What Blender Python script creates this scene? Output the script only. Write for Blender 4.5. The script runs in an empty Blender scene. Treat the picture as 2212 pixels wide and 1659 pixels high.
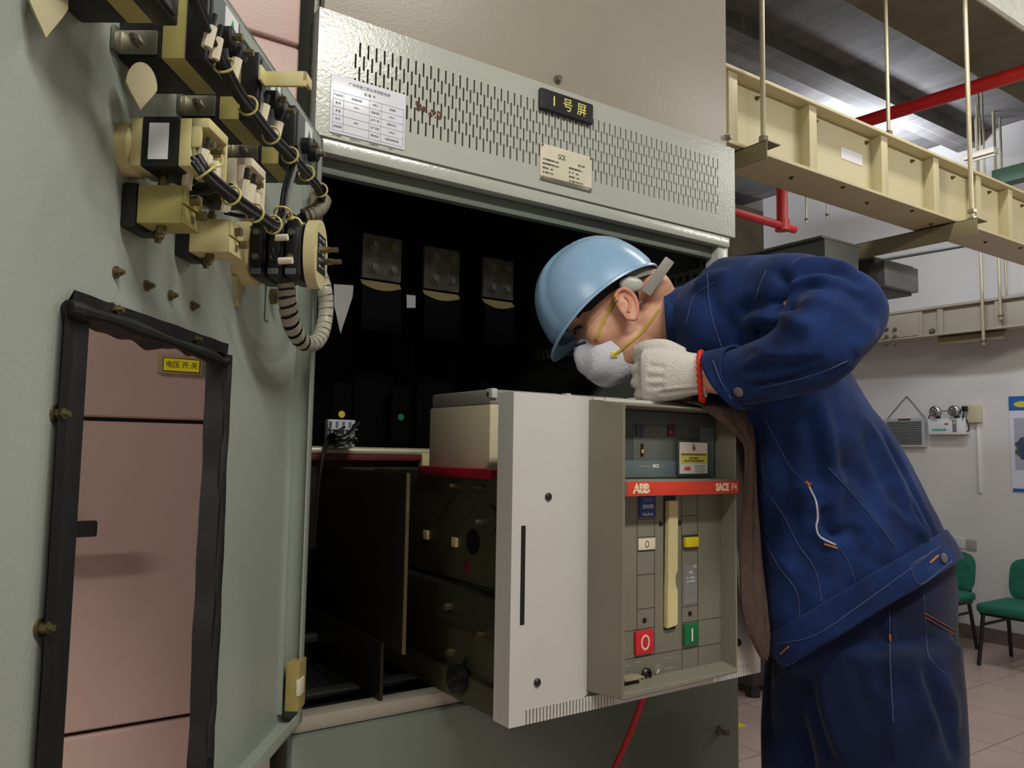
import bpy, bmesh, math, random
import numpy as np
from mathutils import Vector, Matrix, Quaternion
from mathutils.bvhtree import BVHTree
random.seed(7); np.random.seed(7)
SC = bpy.context.scene
COL = SC.collection
R = math.radians
PI = math.pi

# ------------------------------------------------------------------ camera
YAW, PITCH, ROLL, FPX = R(34.39), R(4.81), R(0.916), 1705.3
CAM = Vector((-0.422, -1.180, 1.300))
_f = Vector((math.sin(YAW)*math.cos(PITCH), math.cos(YAW)*math.cos(PITCH), math.sin(PITCH)))
_r0 = Vector((math.cos(YAW), -math.sin(YAW), 0)); _u0 = _r0.cross(_f)
CR = _r0*math.cos(ROLL) + _u0*math.sin(ROLL)
CU = _u0*math.cos(ROLL) - _r0*math.sin(ROLL)
CF = _f
cd = bpy.data.cameras.new('camera'); cam = bpy.data.objects.new('camera', cd); COL.objects.link(cam)
cd.sensor_fit = 'HORIZONTAL'; cd.sensor_width = 36; cd.lens = FPX/2212*36; cd.clip_start = 0.02; cd.clip_end = 100
cam.matrix_world = Matrix(((CR.x, CU.x, -CF.x, CAM.x), (CR.y, CU.y, -CF.y, CAM.y), (CR.z, CU.z, -CF.z, CAM.z), (0, 0, 0, 1)))
SC.camera = cam

def ray(px, py):
    return CR*((px-1106)/FPX) - CU*((py-829.5)/FPX) + CF
def at(px, py, X=None, Y=None, Z=None, d=None):
    """a point of the place from where it shows in the photograph, on a known plane (or at a known depth)"""
    v = ray(px, py)
    if X is not None: t = (X-CAM.x)/v.x
    elif Y is not None: t = (Y-CAM.y)/v.y
    elif Z is not None: t = (Z-CAM.z)/v.z
    else: t = d
    return CAM + v*t

# ------------------------------------------------------------------ light
w = bpy.data.worlds.new('world'); SC.world = w; w.use_nodes = True
w.node_tree.nodes['Background'].inputs[0].default_value = (0.75, 0.8, 0.85, 1)
w.node_tree.nodes['Background'].inputs[1].default_value = 0.02
def area(name, loc, target, sx, sy, power, col):
    l = bpy.data.lights.new(name, 'AREA'); l.shape = 'RECTANGLE'; l.size = sx; l.size_y = sy
    l.energy = power; l.color = col
    o = bpy.data.objects.new(name, l); COL.objects.link(o); o.location = loc
    z = -(Vector(target)-Vector(loc)).normalized()
    x = Vector((1, 0, 0)); x = (x - z*x.dot(z)).normalized() if abs(z.x) < .98 else Vector((0, 1, 0))
    y = z.cross(x)
    o.rotation_euler = Matrix((x, y, z)).transposed().to_euler()
    return o
WARM, COOL = (1.0, 0.93, 0.80), (0.88, 0.92, 1.0)
area('aisle_lamp', (0.17, -1.65, 2.85), (0.17, -1.25, 1.2), 1.25, 0.14, 37, (1.0, .96, .87))
area('aisle_lamp.001', (4.2, -1.65, 2.85), (3.9, -1.25, 1.0), 1.25, 0.14, 26, (1.0, .96, .88))
area('duct_lamp', (2.3, 0.12, 3.3), (2.3, 0.3, 2.3), 1.2, 0.12, 15, (1.0, .97, .86))
area('aisle_lamp.003', (-2.6, -1.65, 2.85), (-2.4, -1.2, 1.0), 1.25, 0.14, 44, (1.0, .97, .90))
area('aisle_uplight', (3.4, -1.65, 2.90), (3.4, -1.0, 3.7), 1.25, 0.14, 40, (1.0, .97, .90))  # uplight added for the upward spill of the aisle lamps on the beam face
area('end_wall_lamp', (4.2, 1.0, 3.2), (4.9, 1.0, 1.0), 0.14, 1.25, 17, COOL)
area('rear_lamp', (4.75, 1.95, 3.28), (4.75, 1.95, 3.7), 0.7, 0.2, 26, COOL)
area('rear_lamp.001', (3.0, 3.6, 3.0), (3.2, 4.3, 3.3), 1.2, 0.2, 230, COOL)
area('rear_lamp.002', (0.6, 2.6, 3.1), (0.6, 2.6, 1.0), 1.2, 0.2, 12, COOL)
SC.view_settings.view_transform = 'Standard'; SC.view_settings.look = 'None'
SC.view_settings.exposure = 0.0; SC.view_settings.gamma = 1.0; SC.view_settings.use_curve_mapping = False

# ------------------------------------------------------------------ materials
def lin(c):
    return tuple((v/255/12.92 if v/255 <= .04045 else ((v/255+.055)/1.055)**2.4) for v in c)
MATS = {}
def mat(name, rgb, rough=.5, metal=0, var=.05, scale=6, bump=0, bscale=300, spec=.5, rgb2=None, thr=.62, coat=0, trans=0, emit=0):
    if name in MATS: return MATS[name]
    m = bpy.data.materials.new(name); m.use_nodes = True; nt = m.node_tree; N = nt.nodes; L = nt.links
    b = N['Principled BSDF']; c = lin(rgb)
    b.inputs['Roughness'].default_value = rough; b.inputs['Metallic'].default_value = metal
    b.inputs['Specular IOR Level'].default_value = spec
    if coat: b.inputs['Coat Weight'].default_value = coat
    if trans: b.inputs['Transmission Weight'].default_value = trans
    tc = N.new('ShaderNodeTexCoord'); nz = N.new('ShaderNodeTexNoise')
    nz.inputs['Scale'].default_value = scale; nz.inputs['Detail'].default_value = 5
    L.new(tc.outputs['Object'], nz.inputs['Vector'])
    rp = N.new('ShaderNodeValToRGB'); L.new(nz.outputs['Fac'], rp.inputs['Fac'])
    lo = tuple(v*(1-var) for v in c); hi = tuple(min(1, v*(1+var)) for v in c)
    rp.color_ramp.elements[0].position = .3; rp.color_ramp.elements[0].color = (*lo, 1)
    rp.color_ramp.elements[1].position = .7; rp.color_ramp.elements[1].color = (*hi, 1)
    if rgb2:
        e = rp.color_ramp.elements.new(thr+.12); e.color = (*lin(rgb2), 1); rp.color_ramp.elements[1].position = thr-.1
    L.new(rp.outputs['Color'], b.inputs['Base Color'])
    if emit:
        b.inputs['Emission Color'].default_value = (*c, 1); b.inputs['Emission Strength'].default_value = emit
    if bump:
        n2 = N.new('ShaderNodeTexNoise'); n2.inputs['Scale'].default_value = bscale; n2.inputs['Detail'].default_value = 2
        L.new(tc.outputs['Object'], n2.inputs['Vector'])
        bp = N.new('ShaderNodeBump'); bp.inputs['Strength'].default_value = bump; bp.inputs['Distance'].default_value = .002
        L.new(n2.outputs['Fac'], bp.inputs['Height']); L.new(bp.outputs['Normal'], b.inputs['Normal'])
    MATS[name] = m
    return m

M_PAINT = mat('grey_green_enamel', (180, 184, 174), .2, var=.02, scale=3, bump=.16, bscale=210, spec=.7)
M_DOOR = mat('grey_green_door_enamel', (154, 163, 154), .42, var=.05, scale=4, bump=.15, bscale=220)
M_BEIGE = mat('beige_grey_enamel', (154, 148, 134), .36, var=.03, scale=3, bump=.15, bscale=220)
M_PLOWER = mat('grey_green_enamel_shaded', (108, 117, 107), .38, var=.03, scale=3, bump=.15, bscale=220)  # cabinet enamel darkened for the light falling off towards the lower panel
M_PINK = mat('salmon_enamel', (182, 154, 146), .35, var=.02, scale=3, bump=.1, bscale=260)
M_DARKIN = mat('shade_darkened_sheet', (24, 25, 23), .6, var=.15, scale=5)  # dark grey stands in for the low light inside the compartment
M_BLACK = mat('black_plastic', (20, 20, 21), .45, var=.1, scale=20)
M_RUBBER = mat('black_rubber', (9, 9, 10), .6, var=.2, scale=30, bump=.3, bscale=60)
M_CREAM = mat('yellowed_cream_plastic', (206, 196, 142), .45, var=.06, scale=20)
M_OLIVE = mat('yellowed_olive_plastic', (168, 160, 96), .5, var=.08, scale=18)
M_IVORY = mat('ivory_plastic', (222, 214, 190), .45, var=.05, scale=20)
M_GREYPL = mat('slate_grey_plastic', (82, 90, 92), .5, var=.06, scale=20)
M_WHITE = mat('white_plastic', (225, 224, 216), .5, var=.03, scale=20)
M_STEEL = mat('zinc_steel', (150, 146, 132), .35, metal=.85, var=.15, scale=30)
M_BRASS = mat('passivated_steel', (122, 112, 80), .4, metal=.8, var=.18, scale=30)
M_PAPER = mat('label_paper', (224, 226, 232), .55, var=.02, scale=30)
M_INK = mat('grey_ink', (90, 92, 100), .7, var=.02)
M_BLACKINK = mat('black_ink', (30, 28, 26), .7, var=.02)
M_TIE = mat('yellow_nylon', (196, 186, 116), .45, var=.06, scale=20)
M_WIRE = mat('black_cable', (16, 16, 18), .4, var=.1, scale=30)
M_RED = mat('red_paint', (178, 30, 30), .4, var=.08, scale=8)

# ------------------------------------------------------------------ mesh helpers
IDM = Matrix.Identity(4)
def frame(o, x, y, z):
    o, x, y, z = Vector(o), Vector(x), Vector(y), Vector(z)
    return Matrix(((x.x, y.x, z.x, o.x), (x.y, y.y, z.y, o.y), (x.z, y.z, z.z, o.z), (0, 0, 0, 1)))
class MB:
    def __init__(s, M=None): s.bm = bmesh.new(); s.M = M or IDM
    def _put(s, verts, faces):
        vs = [s.bm.verts.new(s.M @ Vector(v)) for v in verts]
        for f in faces:
            try: s.bm.faces.new([vs[i] for i in f])
            except ValueError: pass
        return vs
    def box(s, a, b, bev=0, seg=2, M=None):
        t = bmesh.new(); bmesh.ops.create_cube(t, size=1)
        a, b = Vector(a), Vector(b)
        for v in t.verts:
            v.co = Vector([a[i] + (b[i]-a[i])*(v.co[i]+.5) for i in range(3)])
        if bev: bmesh.ops.bevel(t, geom=t.edges[:], offset=bev, segments=seg, profile=.6, affect='EDGES', clamp_overlap=True)
        s._merge(t, M); return s
    def _merge(s, t, M=None):
        K = s.M @ M if M else s.M
        d = {}
        for v in t.verts: d[v] = s.bm.verts.new(K @ v.co)
        for f in t.faces:
            try: s.bm.faces.new([d[v] for v in f.verts])
            except ValueError: pass
        t.free()
    def cyl(s, p0, p1, r, r2=None, n=16, caps=True):
        p0, p1 = Vector(p0), Vector(p1); r2 = r if r2 is None else r2
        z = (p1-p0).normalized(); x = z.orthogonal().normalized(); y = z.cross(x)
        V = []
        for p, q in ((p0, r), (p1, r2)):
            for i in range(n):
                a = 2*PI*i/n; V.append(p + (x*math.cos(a)+y*math.sin(a))*q)
        F = [(i, (i+1) % n, n+(i+1) % n, n+i) for i in range(n)]
        if caps: F += [tuple(range(n))[::-1], tuple(range(n, 2*n))]
        s._put(V, F); return s
    def lathe(s, o, axis, prof, n=24):
        o = Vector(o); z = Vector(axis).normalized(); x = z.orthogonal().normalized(); y = z.cross(x)
        V = []; F = []
        for h, r in prof:
            for i in range(n):
                a = 2*PI*i/n; V.append(o + z*h + (x*math.cos(a)+y*math.sin(a))*max(r, 1e-5))
        for k in range(len(prof)-1):
            for i in range(n):
                F.append((k*n+i, k*n+(i+1) % n, (k+1)*n+(i+1) % n, (k+1)*n+i))
        F += [tuple(range(n))[::-1], tuple(range((len(prof)-1)*n, len(prof)*n))]
        s._put(V, F); return s
    def tube(s, pts, r, n=8, sub=6, closed=False):
        P = crom([Vector(p) for p in pts], sub, closed) if sub > 1 else [Vector(p) for p in pts]
        m = len(P); rr = r if callable(r) else (lambda u: r)
        V = []; F = []; x = None
        for k, p in enumerate(P):
            a = P[(k-1) % m] if closed or k > 0 else p
            b = P[(k+1) % m] if closed or k < m-1 else p
            z = (b-a).normalized()
            if x is None: x = z.orthogonal().normalized()
            x = (x - z*x.dot(z)).normalized(); y = z.cross(x)
            q = rr(k/max(1, m-1))
            for i in range(n):
                t = 2*PI*i/n; V.append(p + (x*math.cos(t)+y*math.sin(t))*q)
        for k in range(m if closed else m-1):
            k2 = (k+1) % m
            for i in range(n):
                F.append((k*n+i, k*n+(i+1) % n, k2*n+(i+1) % n, k2*n+i))
        if not closed: F += [tuple(range(n))[::-1], tuple(range((m-1)*n, m*n))]
        s._put(V, F); return s
    def prism(s, poly, M, depth):
        """poly in the xy plane of M, pushed from z=0 to z=depth"""
        n = len(poly); A = [M @ Vector((p[0], p[1], 0)) for p in poly]; B = [M @ Vector((p[0], p[1], depth)) for p in poly]
        s._put(A+B, [tuple(range(n))[::-1], tuple(range(n, 2*n))] + [(i, (i+1) % n, n+(i+1) % n, n+i) for i in range(n)]); return s
    def quad(s, a, b, c, d): s._put([a, b, c, d], [(0, 1, 2, 3)]); return s
    def build(s, name, mt, parent=None, smooth=35, origin=None, recalc=True):
        if recalc: bmesh.ops.recalc_face_normals(s.bm, faces=s.bm.faces[:])
        me = bpy.data.meshes.new(name); s.bm.to_mesh(me); s.bm.free()
        o = bpy.data.objects.new(name, me); COL.objects.link(o)
        me.materials.append(mt)
        if parent is not None:
            o.parent = parent; me.transform(rootm(parent).inverted())
        else:
            if origin is None:
                co = [v.co for v in me.vertices]
                origin = Vector(((min(c.x for c in co)+max(c.x for c in co))/2, (min(c.y for c in co)+max(c.y for c in co))/2, min(c.z for c in co)))
            me.transform(Matrix.Translation(-Vector(origin))); o.location = origin
        if smooth:
            for p in me.polygons: p.use_smooth = True
            me.set_sharp_from_angle(angle=R(smooth))
        me.update(); return o
def crom(P, sub, closed=False):
    m = len(P); out = []
    if m < 3 and not closed:
        return [P[0].lerp(P[-1], i/sub) for i in range(sub+1)]
    for k in range(m if closed else m-1):
        p0 = P[(k-1) % m] if closed or k > 0 else P[0]*2-P[1]
        p1, p2 = P[k], P[(k+1) % m]
        p3 = P[(k+2) % m] if closed or k < m-2 else P[-1]*2-P[-2]
        for i in range(sub):
            t = i/sub; out.append(.5*((2*p1)+(p2-p0)*t+(2*p0-5*p1+4*p2-p3)*t*t+(3*p1-p0-3*p2+p3)*t**3))
    if not closed: out.append(P[-1].copy())
    return out
def rootm(o):
    M = IDM
    while o is not None:
        M = o.matrix_basis @ M; o = o.parent
    return M
def empty(name, loc=(0, 0, 0), M=None):
    o = bpy.data.objects.new(name, None); COL.objects.link(o); o.empty_display_size = .05
    if M: o.matrix_basis = M
    else: o.location = loc
    return o
def tag(o, label=None, cat=None, group=None, kind=None):
    if label: o['label'] = label
    if cat: o['category'] = cat
    if group: o['group'] = group
    if kind: o['kind'] = kind
    return o
def thing(name, label, cat, loc=(0, 0, 0), group=None, M=None):
    return tag(empty(name, loc, M), label, cat, group)
def dup(o, M, label=None, group=None):
    """copy of a thing with its parts and their sub-parts, moved by the matrix M"""
    r = o.copy(); COL.objects.link(r); r.matrix_basis = M
    if label: r['label'] = label
    if group: r['group'] = group
    def rec(a, b):
        for ch in a.children:
            c = ch.copy(); COL.objects.link(c); c.parent = b; rec(ch, c)
    rec(o, r); return r
def text(name, s, M, size, mt, parent=None, align='CENTER', extrude=.0003, sx=1.0, space=1.0, bold=0):
    cu = bpy.data.curves.new(name, 'FONT'); cu.body = s; cu.size = size; cu.align_x = align; cu.align_y = 'CENTER'
    cu.extrude = extrude; cu.space_character = space; cu.resolution_u = 3; cu.offset = bold
    t = bpy.data.objects.new(name, cu); COL.objects.link(t)
    bpy.context.view_layer.update()
    me = bpy.data.meshes.new_from_object(t.evaluated_get(bpy.context.evaluated_depsgraph_get()))
    bpy.data.objects.remove(t); me.name = name
    me.materials.clear(); me.materials.append(mt)
    me.transform(M @ Matrix.Diagonal((sx, 1, 1, 1)))
    o = bpy.data.objects.new(name, me); COL.objects.link(o)
    if parent is not None: o.parent = parent; me.transform(rootm(parent).inverted())
    return o
# a text frame facing -Y (cabinet front): x right, y up
def front(x, y, z): return frame((x, y, z), (1, 0, 0), (0, 0, 1), (0, -1, 0))
# ------------------------------------------------------------------ the room
XW, YB, YF, XL, ZC = 5.62, 4.3, -3.6, -3.4, 3.7
def slab(name, a, b, m, kind='structure'):
    o = MB().box(a, b).build(name, m, smooth=0); tag(o, kind=kind); return o
def tile_mat():
    m = bpy.data.materials.new('pink_floor_tiles'); m.use_nodes = True; nt = m.node_tree; N = nt.nodes; L = nt.links; b = N['Principled BSDF']
    tc = N.new('ShaderNodeTexCoord'); mp = N.new('ShaderNodeMapping'); mp.inputs['Location'].default_value = (.1, .22, 0)
    L.new(tc.outputs['Object'], mp.inputs['Vector'])
    br = N.new('ShaderNodeTexBrick'); br.offset = 0; br.inputs['Scale'].default_value = 1
    br.inputs['Brick Width'].default_value = .5; br.inputs['Row Height'].default_value = .5; br.inputs['Mortar Size'].default_value = .004
    br.inputs['Color1'].default_value = (*lin((196, 172, 162)), 1); br.inputs['Color2'].default_value = (*lin((190, 168, 160)), 1)
    br.inputs['Mortar'].default_value = (*lin((152, 130, 122)), 1)
    L.new(mp.outputs['Vector'], br.inputs['Vector'])
    nz = N.new('ShaderNodeTexNoise'); nz.inputs['Scale'].default_value = 3; L.new(tc.outputs['Object'], nz.inputs['Vector'])
    mx = N.new('ShaderNodeMixRGB'); mx.blend_type = 'MULTIPLY'; mx.inputs['Fac'].default_value = .25
    L.new(br.outputs['Color'], mx.inputs['Color1']); L.new(nz.outputs['Fac'], mx.inputs['Color2']); L.new(mx.outputs['Color'], b.inputs['Base Color'])
    b.inputs['Roughness'].default_value = .28
    return m
def concrete_mat():
    m = bpy.data.materials.new('board_marked_concrete'); m.use_nodes = True; nt = m.node_tree; N = nt.nodes; L = nt.links; b = N['Principled BSDF']
    tc = N.new('ShaderNodeTexCoord'); nz = N.new('ShaderNodeTexNoise'); nz.inputs['Scale'].default_value = 4; nz.inputs['Detail'].default_value = 8; nz.inputs['Roughness'].default_value = .65
    mp = N.new('ShaderNodeMapping'); mp.inputs['Scale'].default_value = (1, .25, 1)
    L.new(tc.outputs['Object'], mp.inputs['Vector']); L.new(mp.outputs['Vector'], nz.inputs['Vector'])
    rp = N.new('ShaderNodeValToRGB'); L.new(nz.outputs['Fac'], rp.inputs['Fac'])
    rp.color_ramp.elements[0].position = .25; rp.color_ramp.elements[0].color = (*lin((78, 76, 74)), 1)
    rp.color_ramp.elements[1].position = .75; rp.color_ramp.elements[1].color = (*lin((142, 140, 140)), 1)
    br = N.new('ShaderNodeTexBrick'); br.offset = 0; br.inputs['Scale'].default_value = 1
    br.inputs['Brick Width'].default_value = .92; br.inputs['Row Height'].default_value = 1.83; br.inputs['Mortar Size'].default_value = .006
    br.inputs['Color1'].default_value = (1, 1, 1, 1); br.inputs['Color2'].default_value = (.86, .86, .88, 1); br.inputs['Mortar'].default_value = (1.4, 1.4, 1.4, 1)
    L.new(tc.outputs['Object'], br.inputs['Vector'])
    mx = N.new('ShaderNodeMixRGB'); mx.blend_type = 'MULTIPLY'; mx.inputs['Fac'].default_value = .8
    L.new(rp.outputs['Color'], mx.inputs['Color1']); L.new(br.outputs['Color'], mx.inputs['Color2']); L.new(mx.outputs['Color'], b.inputs['Base Color'])
    b.inputs['Roughness'].default_value = .75
    bp = N.new('ShaderNodeBump'); bp.inputs['Strength'].default_value = .4; bp.inputs['Distance'].default_value = .01
    L.new(nz.outputs['Fac'], bp.inputs['Height']); L.new(bp.outputs['Normal'], b.inputs['Normal'])
    return m
M_CONC = concrete_mat()
M_WALL = mat('white_wall_paint', (214, 212, 210), .7, var=.03, scale=2, bump=.1, bscale=40)
M_PLASTER = mat('rough_white_plaster', (225, 226, 216), .8, var=.12, scale=14, bump=1.0, bscale=30)
M_BEAM = mat('dark_concrete_beam', (92, 84, 66), .85, var=.25, scale=5, bump=.4, bscale=30)
slab('floor', (XL, YF, -.1), (XW, YB, 0), tile_mat())
slab('ceiling', (XL, YF, ZC), (XW, YB, ZC+.1), M_CONC)
slab('wall_right', (XW, YF, 0), (XW+.1, YB, ZC), M_WALL)
slab('wall_back', (XL, YB, 0), (XW, YB+.1, ZC), M_WALL)
slab('wall_front', (XL, YF-.1, 0), (XW, YF, ZC), M_WALL)
slab('wall_left', (XL-.1, YF, 0), (XL, YB, ZC), M_WALL)
slab('trim_1', (XL, .455, 3.35), (XW, .80, ZC), M_BEAM)
slab('trim_2', (XL, .435, 3.36), (XW, .455, ZC), M_PLASTER)
slab('trim_3', (XL, 1.55, 3.60), (XW, 1.72, ZC), M_CONC)
_a, _b, _c = at(1590, 440, Y=3.5), at(1590, 562, Y=3.5), at(1728, 480, Y=3.5)
slab('trim_4', (XL, 3.5, _b.z-.2), (_c.x, YB, _a.z), M_BEAM)
slab('baseboard_right', (XW-.012, YF, 0), (XW, YB, .10), mat('grey_skirting', (120, 104, 98), .5))

# ------------------------------------------------------------------ bus ducts under the ceiling
M_DUCT = mat('cream_duct_enamel', (196, 186, 150), .45, var=.04, scale=4, bump=.1, bscale=120)
M_DUCT2 = mat('pale_duct_enamel', (172, 164, 148), .5, var=.04, scale=4)
def bolt_on(mb, p, ax, r=.007, h=.012, n=6):
    p = Vector(p); ax = Vector(ax).normalized()
    mb.cyl(p, p+ax*.002, r*1.5, n=14); mb.cyl(p+ax*.002, p+ax*h, r, n=n); mb.cyl(p+ax*h, p+ax*(h*1.5), r*.55, n=10)
D0, D1, DZ0, DZ1 = .47, .655, 2.30, 2.565
duct = thing('bus_duct', 'cream painted bus duct with ribbed side leaving the cabinet under the ceiling', 'bus duct', (1.0, .56, DZ0))
MB().box((1.0, D0+.055, DZ0+.006), (5.32, D1-.03, DZ1-.006), .001).build('web', M_DUCT, duct)
MB().box((1.0, D0, DZ0), (5.32, D1, DZ0+.012), .002).build('bottom_flange', M_DUCT, duct)
MB().box((1.0, D0, DZ1-.012), (5.32, D1, DZ1), .002).build('top_flange', M_DUCT, duct)
for px in (1580, 1752, 1905, 2015, 2105, 2172):
    x = at(px, 250, Y=D0+.02).x
    for s in (0, 1):
        if px == 1580: continue
    MB().box((x-.022, D0+.012, DZ0+.012), (x+.022, D0+.056, DZ1-.012), .002).build('stiffener_rib', M_DUCT, duct)
for k in range(14):
    b = MB(); x = 1.25+k*.24; bolt_on(b, (x, D0+.03+.05*(k % 2), DZ0), (0, 0, -1), .006, .006); b.build('bolt', M_BRASS, duct)
for k in range(9):
    b = MB(); x = 1.42+k*.33; bolt_on(b, (x, D0+.055, DZ1-.04), (0, -1, 0), .006, .01); b.build('bolt', M_BRASS, duct)
p = at(1840, 338, Y=D0+.054)
nl = MB().box((p.x-.07, D0+.0535, p.z-.022), (p.x+.07, D0+.0555, p.z+.022)).build('rating_label', M_PAPER, duct); nl['label'] = 'small white rating label'
duct2 = thing('bus_duct', 'pale bus duct running along the white end wall behind the person', 'bus duct', (5.5, 1.5, 2.19))
ZB2, ZT2 = 2.195, 2.40
MB().box((5.36, -.3, ZB2), (5.50, YB-.3, ZT2-.02), .003).build('web', M_DUCT2, duct2)
MB().box((5.33, -.3, ZT2-.02), (5.53, YB-.3, ZT2), .002).build('top_flange', M_DUCT2, duct2)
MB().box((5.33, -.3, ZB2-.012), (5.53, YB-.3, ZB2), .002).build('bottom_flange', M_DUCT2, duct2)
for px in (1990, 2034, 2160):
    y = at(px, 720, X=5.36).y
    MB().box((5.34, y-.02, ZB2), (5.36, y+.02, ZT2-.02), .002).build('stiffener_rib', M_DUCT2, duct2)
y0 = at(1985, 720, X=5.35).y; y1 = at(1900, 720, X=5.35).y
MB().box((5.335, y0, ZB2+.005), (5.36, y1+.1, ZT2-.025), .002).build('joint_cover', M_DUCT2, duct2)
for px in (1915, 1933):
    for py in (712, 728, 744):
        b = MB(); q = at(px, py, X=5.335); bolt_on(b, q, (-1, 0, 0), .012, .016); b.build('bolt', M_STEEL, duct2)
b = MB(); q = at(2014, 716, X=5.36); bolt_on(b, q, (-1, 0, 0), .016, .02); b.build('bolt', M_STEEL, duct2)
# threaded hangers and the angle brackets they carry
M_ROD = mat('galvanised_rod', (186, 178, 152), .4, metal=.3, var=.08, scale=40)
M_BRK = mat('olive_bracket_enamel', (128, 118, 88), .5, var=.06, scale=10)
def rod(px, py_low, Y, r, lab, z1=ZC, X=None):
    q = at(px, py_low, Y=Y) if X is None else at(px, py_low, X=X)
    t = thing('hanger_rod', lab, 'hanger rod', (q.x, q.y, q.z), 'steel rods hanging from the ceiling')
    MB().cyl((q.x, q.y, q.z), (q.x, q.y, z1), r, n=12).build('shaft', M_ROD, t)
    MB().cyl((q.x, q.y, q.z+.02), (q.x, q.y, q.z+.034), r*1.9, n=6).build('nut', M_STEEL, t)
    return q
qa = rod(1649, 318, D0-.05, .0085, 'steel hanger rod nearest the cabinet, ending at the short bracket')
qb = rod(1920, 300, D1+.02, .0085, 'middle steel hanger rod passing behind the cream duct')
qc = rod(2100, 470, D0-.05, .0095, 'steel hanger rod at the long bracket, in front of the cream duct')
rod(2116, 420, 1.35, .006, 'thin dark rod just behind the long bracket rod')
rod(2128, 395, 1.2, .006, 'thin rod second behind the long bracket rod')
rod(2125, 745, 0, .011, 'long rod coming down to the bracket under the end wall duct', 3.7, X=5.31)
rod(2162, 690, 0, .010, 'rod reaching the top of the end wall duct', 3.7, X=5.31)
rod(2176, 690, 0, .008, 'rightmost thin rod reaching the end wall duct', 3.7, X=5.45)
rod(1742, 482, 2.2, .007, 'thin rod seen under the cream duct, left of two', 3.7)
rod(1787, 472, 2.2, .007, 'thin rod seen under the cream duct, right of two', 3.7)
def angle_bracket(x, y0, y1, z, lab, s=.05):
    t = thing('angle_bracket', lab, 'bracket', (x, y0, z), 'angle brackets carrying the ducts')
    MB().box((x-s*.6, y0, z-.004), (x+s*.6, y1, z), .001).build('top_leaf', M_BRK, t)
    MB().box((x-s*.6, y0, z-s), (x-s*.6+.005, y1, z), .001).build('side_leaf', M_BRK, t)
    b = MB(); b.cyl((x, y0+.04, z), (x, y0+.04, z+.018), .016, n=6); b.build('nut', M_STEEL, t)
angle_bracket(qa.x, D0-.09, 1.0, DZ0-.001, 'short olive bracket under the duct beside the cabinet', .06)
angle_bracket(qc.x, D0-.09, 1.9, DZ0-.005, 'long olive bracket crossing under the cream duct', .075)
angle_bracket(5.42, at(2125, 745, X=5.31).y-.1, at(2125, 745, X=5.31).y+.35, ZB2-.018, 'brown bracket under the end wall duct', .06)
# red sprinkler pipes
p0 = at(2300, 128, Z=3.2); p1 = at(1860, 265, Z=3.2); d = (p1-p0)
t = tag(MB().cyl(p0-d*.3, p1+d*.6, .036, n=20).build('sprinkler_pipe', M_RED), 'red sprinkler pipe slanting across under the concrete ceiling', 'pipe')
a = at(1690, 400, Y=2.0); b_ = at(1690, 492, Y=2.0)
t = thing('sprinkler_drop', 'red vertical drop pipe seen below the cream duct', 'pipe', tuple(b_))
MB().cyl(b_, (b_.x, b_.y, ZC), .036, n=18).build('drop', M_RED, t)
MB().cyl(b_-Vector((0, 0, .02)), b_+Vector((0, 0, .05)), .046, n=18).build('tee_fitting', M_RED, t)
c0 = at(1580, 456, Y=2.0); c1 = at(1716, 496, Y=2.0)
MB().cyl(c0-(c1-c0)*2, c1, .026, n=16).build('branch_pipe', M_RED, t)
# grey trunking across the gap right of the cabinet
M_TRUNK = mat('grey_galvanised_trunking', (78, 82, 78), .5, metal=.2, var=.1, scale=6)
q0 = at(1706, 500, X=3.2); q1 = at(1925, 530, X=3.2)
tr = thing('cable_trunking', 'dark grey cable trunking crossing under the bus duct above the person', 'trunking', (3.2, q1.y, q1.z))
yy0, yy1 = at(1915, 540, X=3.2).y, YB
MB().box((3.1, yy0, 2.10), (3.42, yy1, 2.24), .004).build('channel', M_TRUNK, tr)
MB().box((3.08, yy0-.0, 2.24), (3.44, yy1, 2.252), .002).build('lid', M_TRUNK, tr)
MB().box((3.11, yy0-.04, 2.11), (3.41, yy0+.005, 2.23), .004).build('end_cap', mat('clear_film', (104, 104, 108), .3, var=.1), tr)
tr2 = thing('cable_trunking', 'lower grey trunking just above the back of the person', 'trunking', (2.5, 1.2, 1.9))
_t = at(1600, 553, X=2.42)
MB().box((2.42, .72, _t.z-.30), (2.66, yy1, _t.z-.01), .004).build('channel', M_TRUNK, tr2)
MB().box((2.40, .72, _t.z-.01), (2.68, yy1, _t.z), .002).build('lid', M_TRUNK, tr2)
cb0, cb1 = at(1840, 573, X=4.6), at(2190, 512, X=4.6)
tag(MB().tube([cb0-(cb1-cb0), cb0, cb1, cb1+(cb1-cb0)*.5], .012, sub=3).build('conduit', mat('grey_conduit', (84, 84, 86), .5)), 'thin grey conduit crossing in front of the upper end wall', 'conduit')
g0 = at(2150, 385, X=5.0)
tag(MB().box((4.95, -2.5, g0.z-.06), (5.05, g0.y, g0.z+.04), .004).build('green_girder', mat('green_paint', (60, 92, 70), .5)), 'green girder end at the right edge under the ceiling', 'girder')
f0 = at(2130, 345, X=4.7)
lt = thing('ceiling_lamp', 'small white batten lamp under the far ceiling', 'lamp', tuple(f0))
MB().box((4.6, f0.y-.09, f0.z), (4.66, f0.y+.09, f0.z+.035), .004).build('lamp_body', M_DUCT2, lt)
MB().cyl((4.63, f0.y-.085, f0.z-.008), (4.63, f0.y+.085, f0.z-.008), .008).build('tube', M_DUCT2, lt)
MB().cyl((4.63, f0.y, f0.z+.03), (4.63, f0.y, ZC), .005).build('stem', M_DUCT2, lt)
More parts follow.
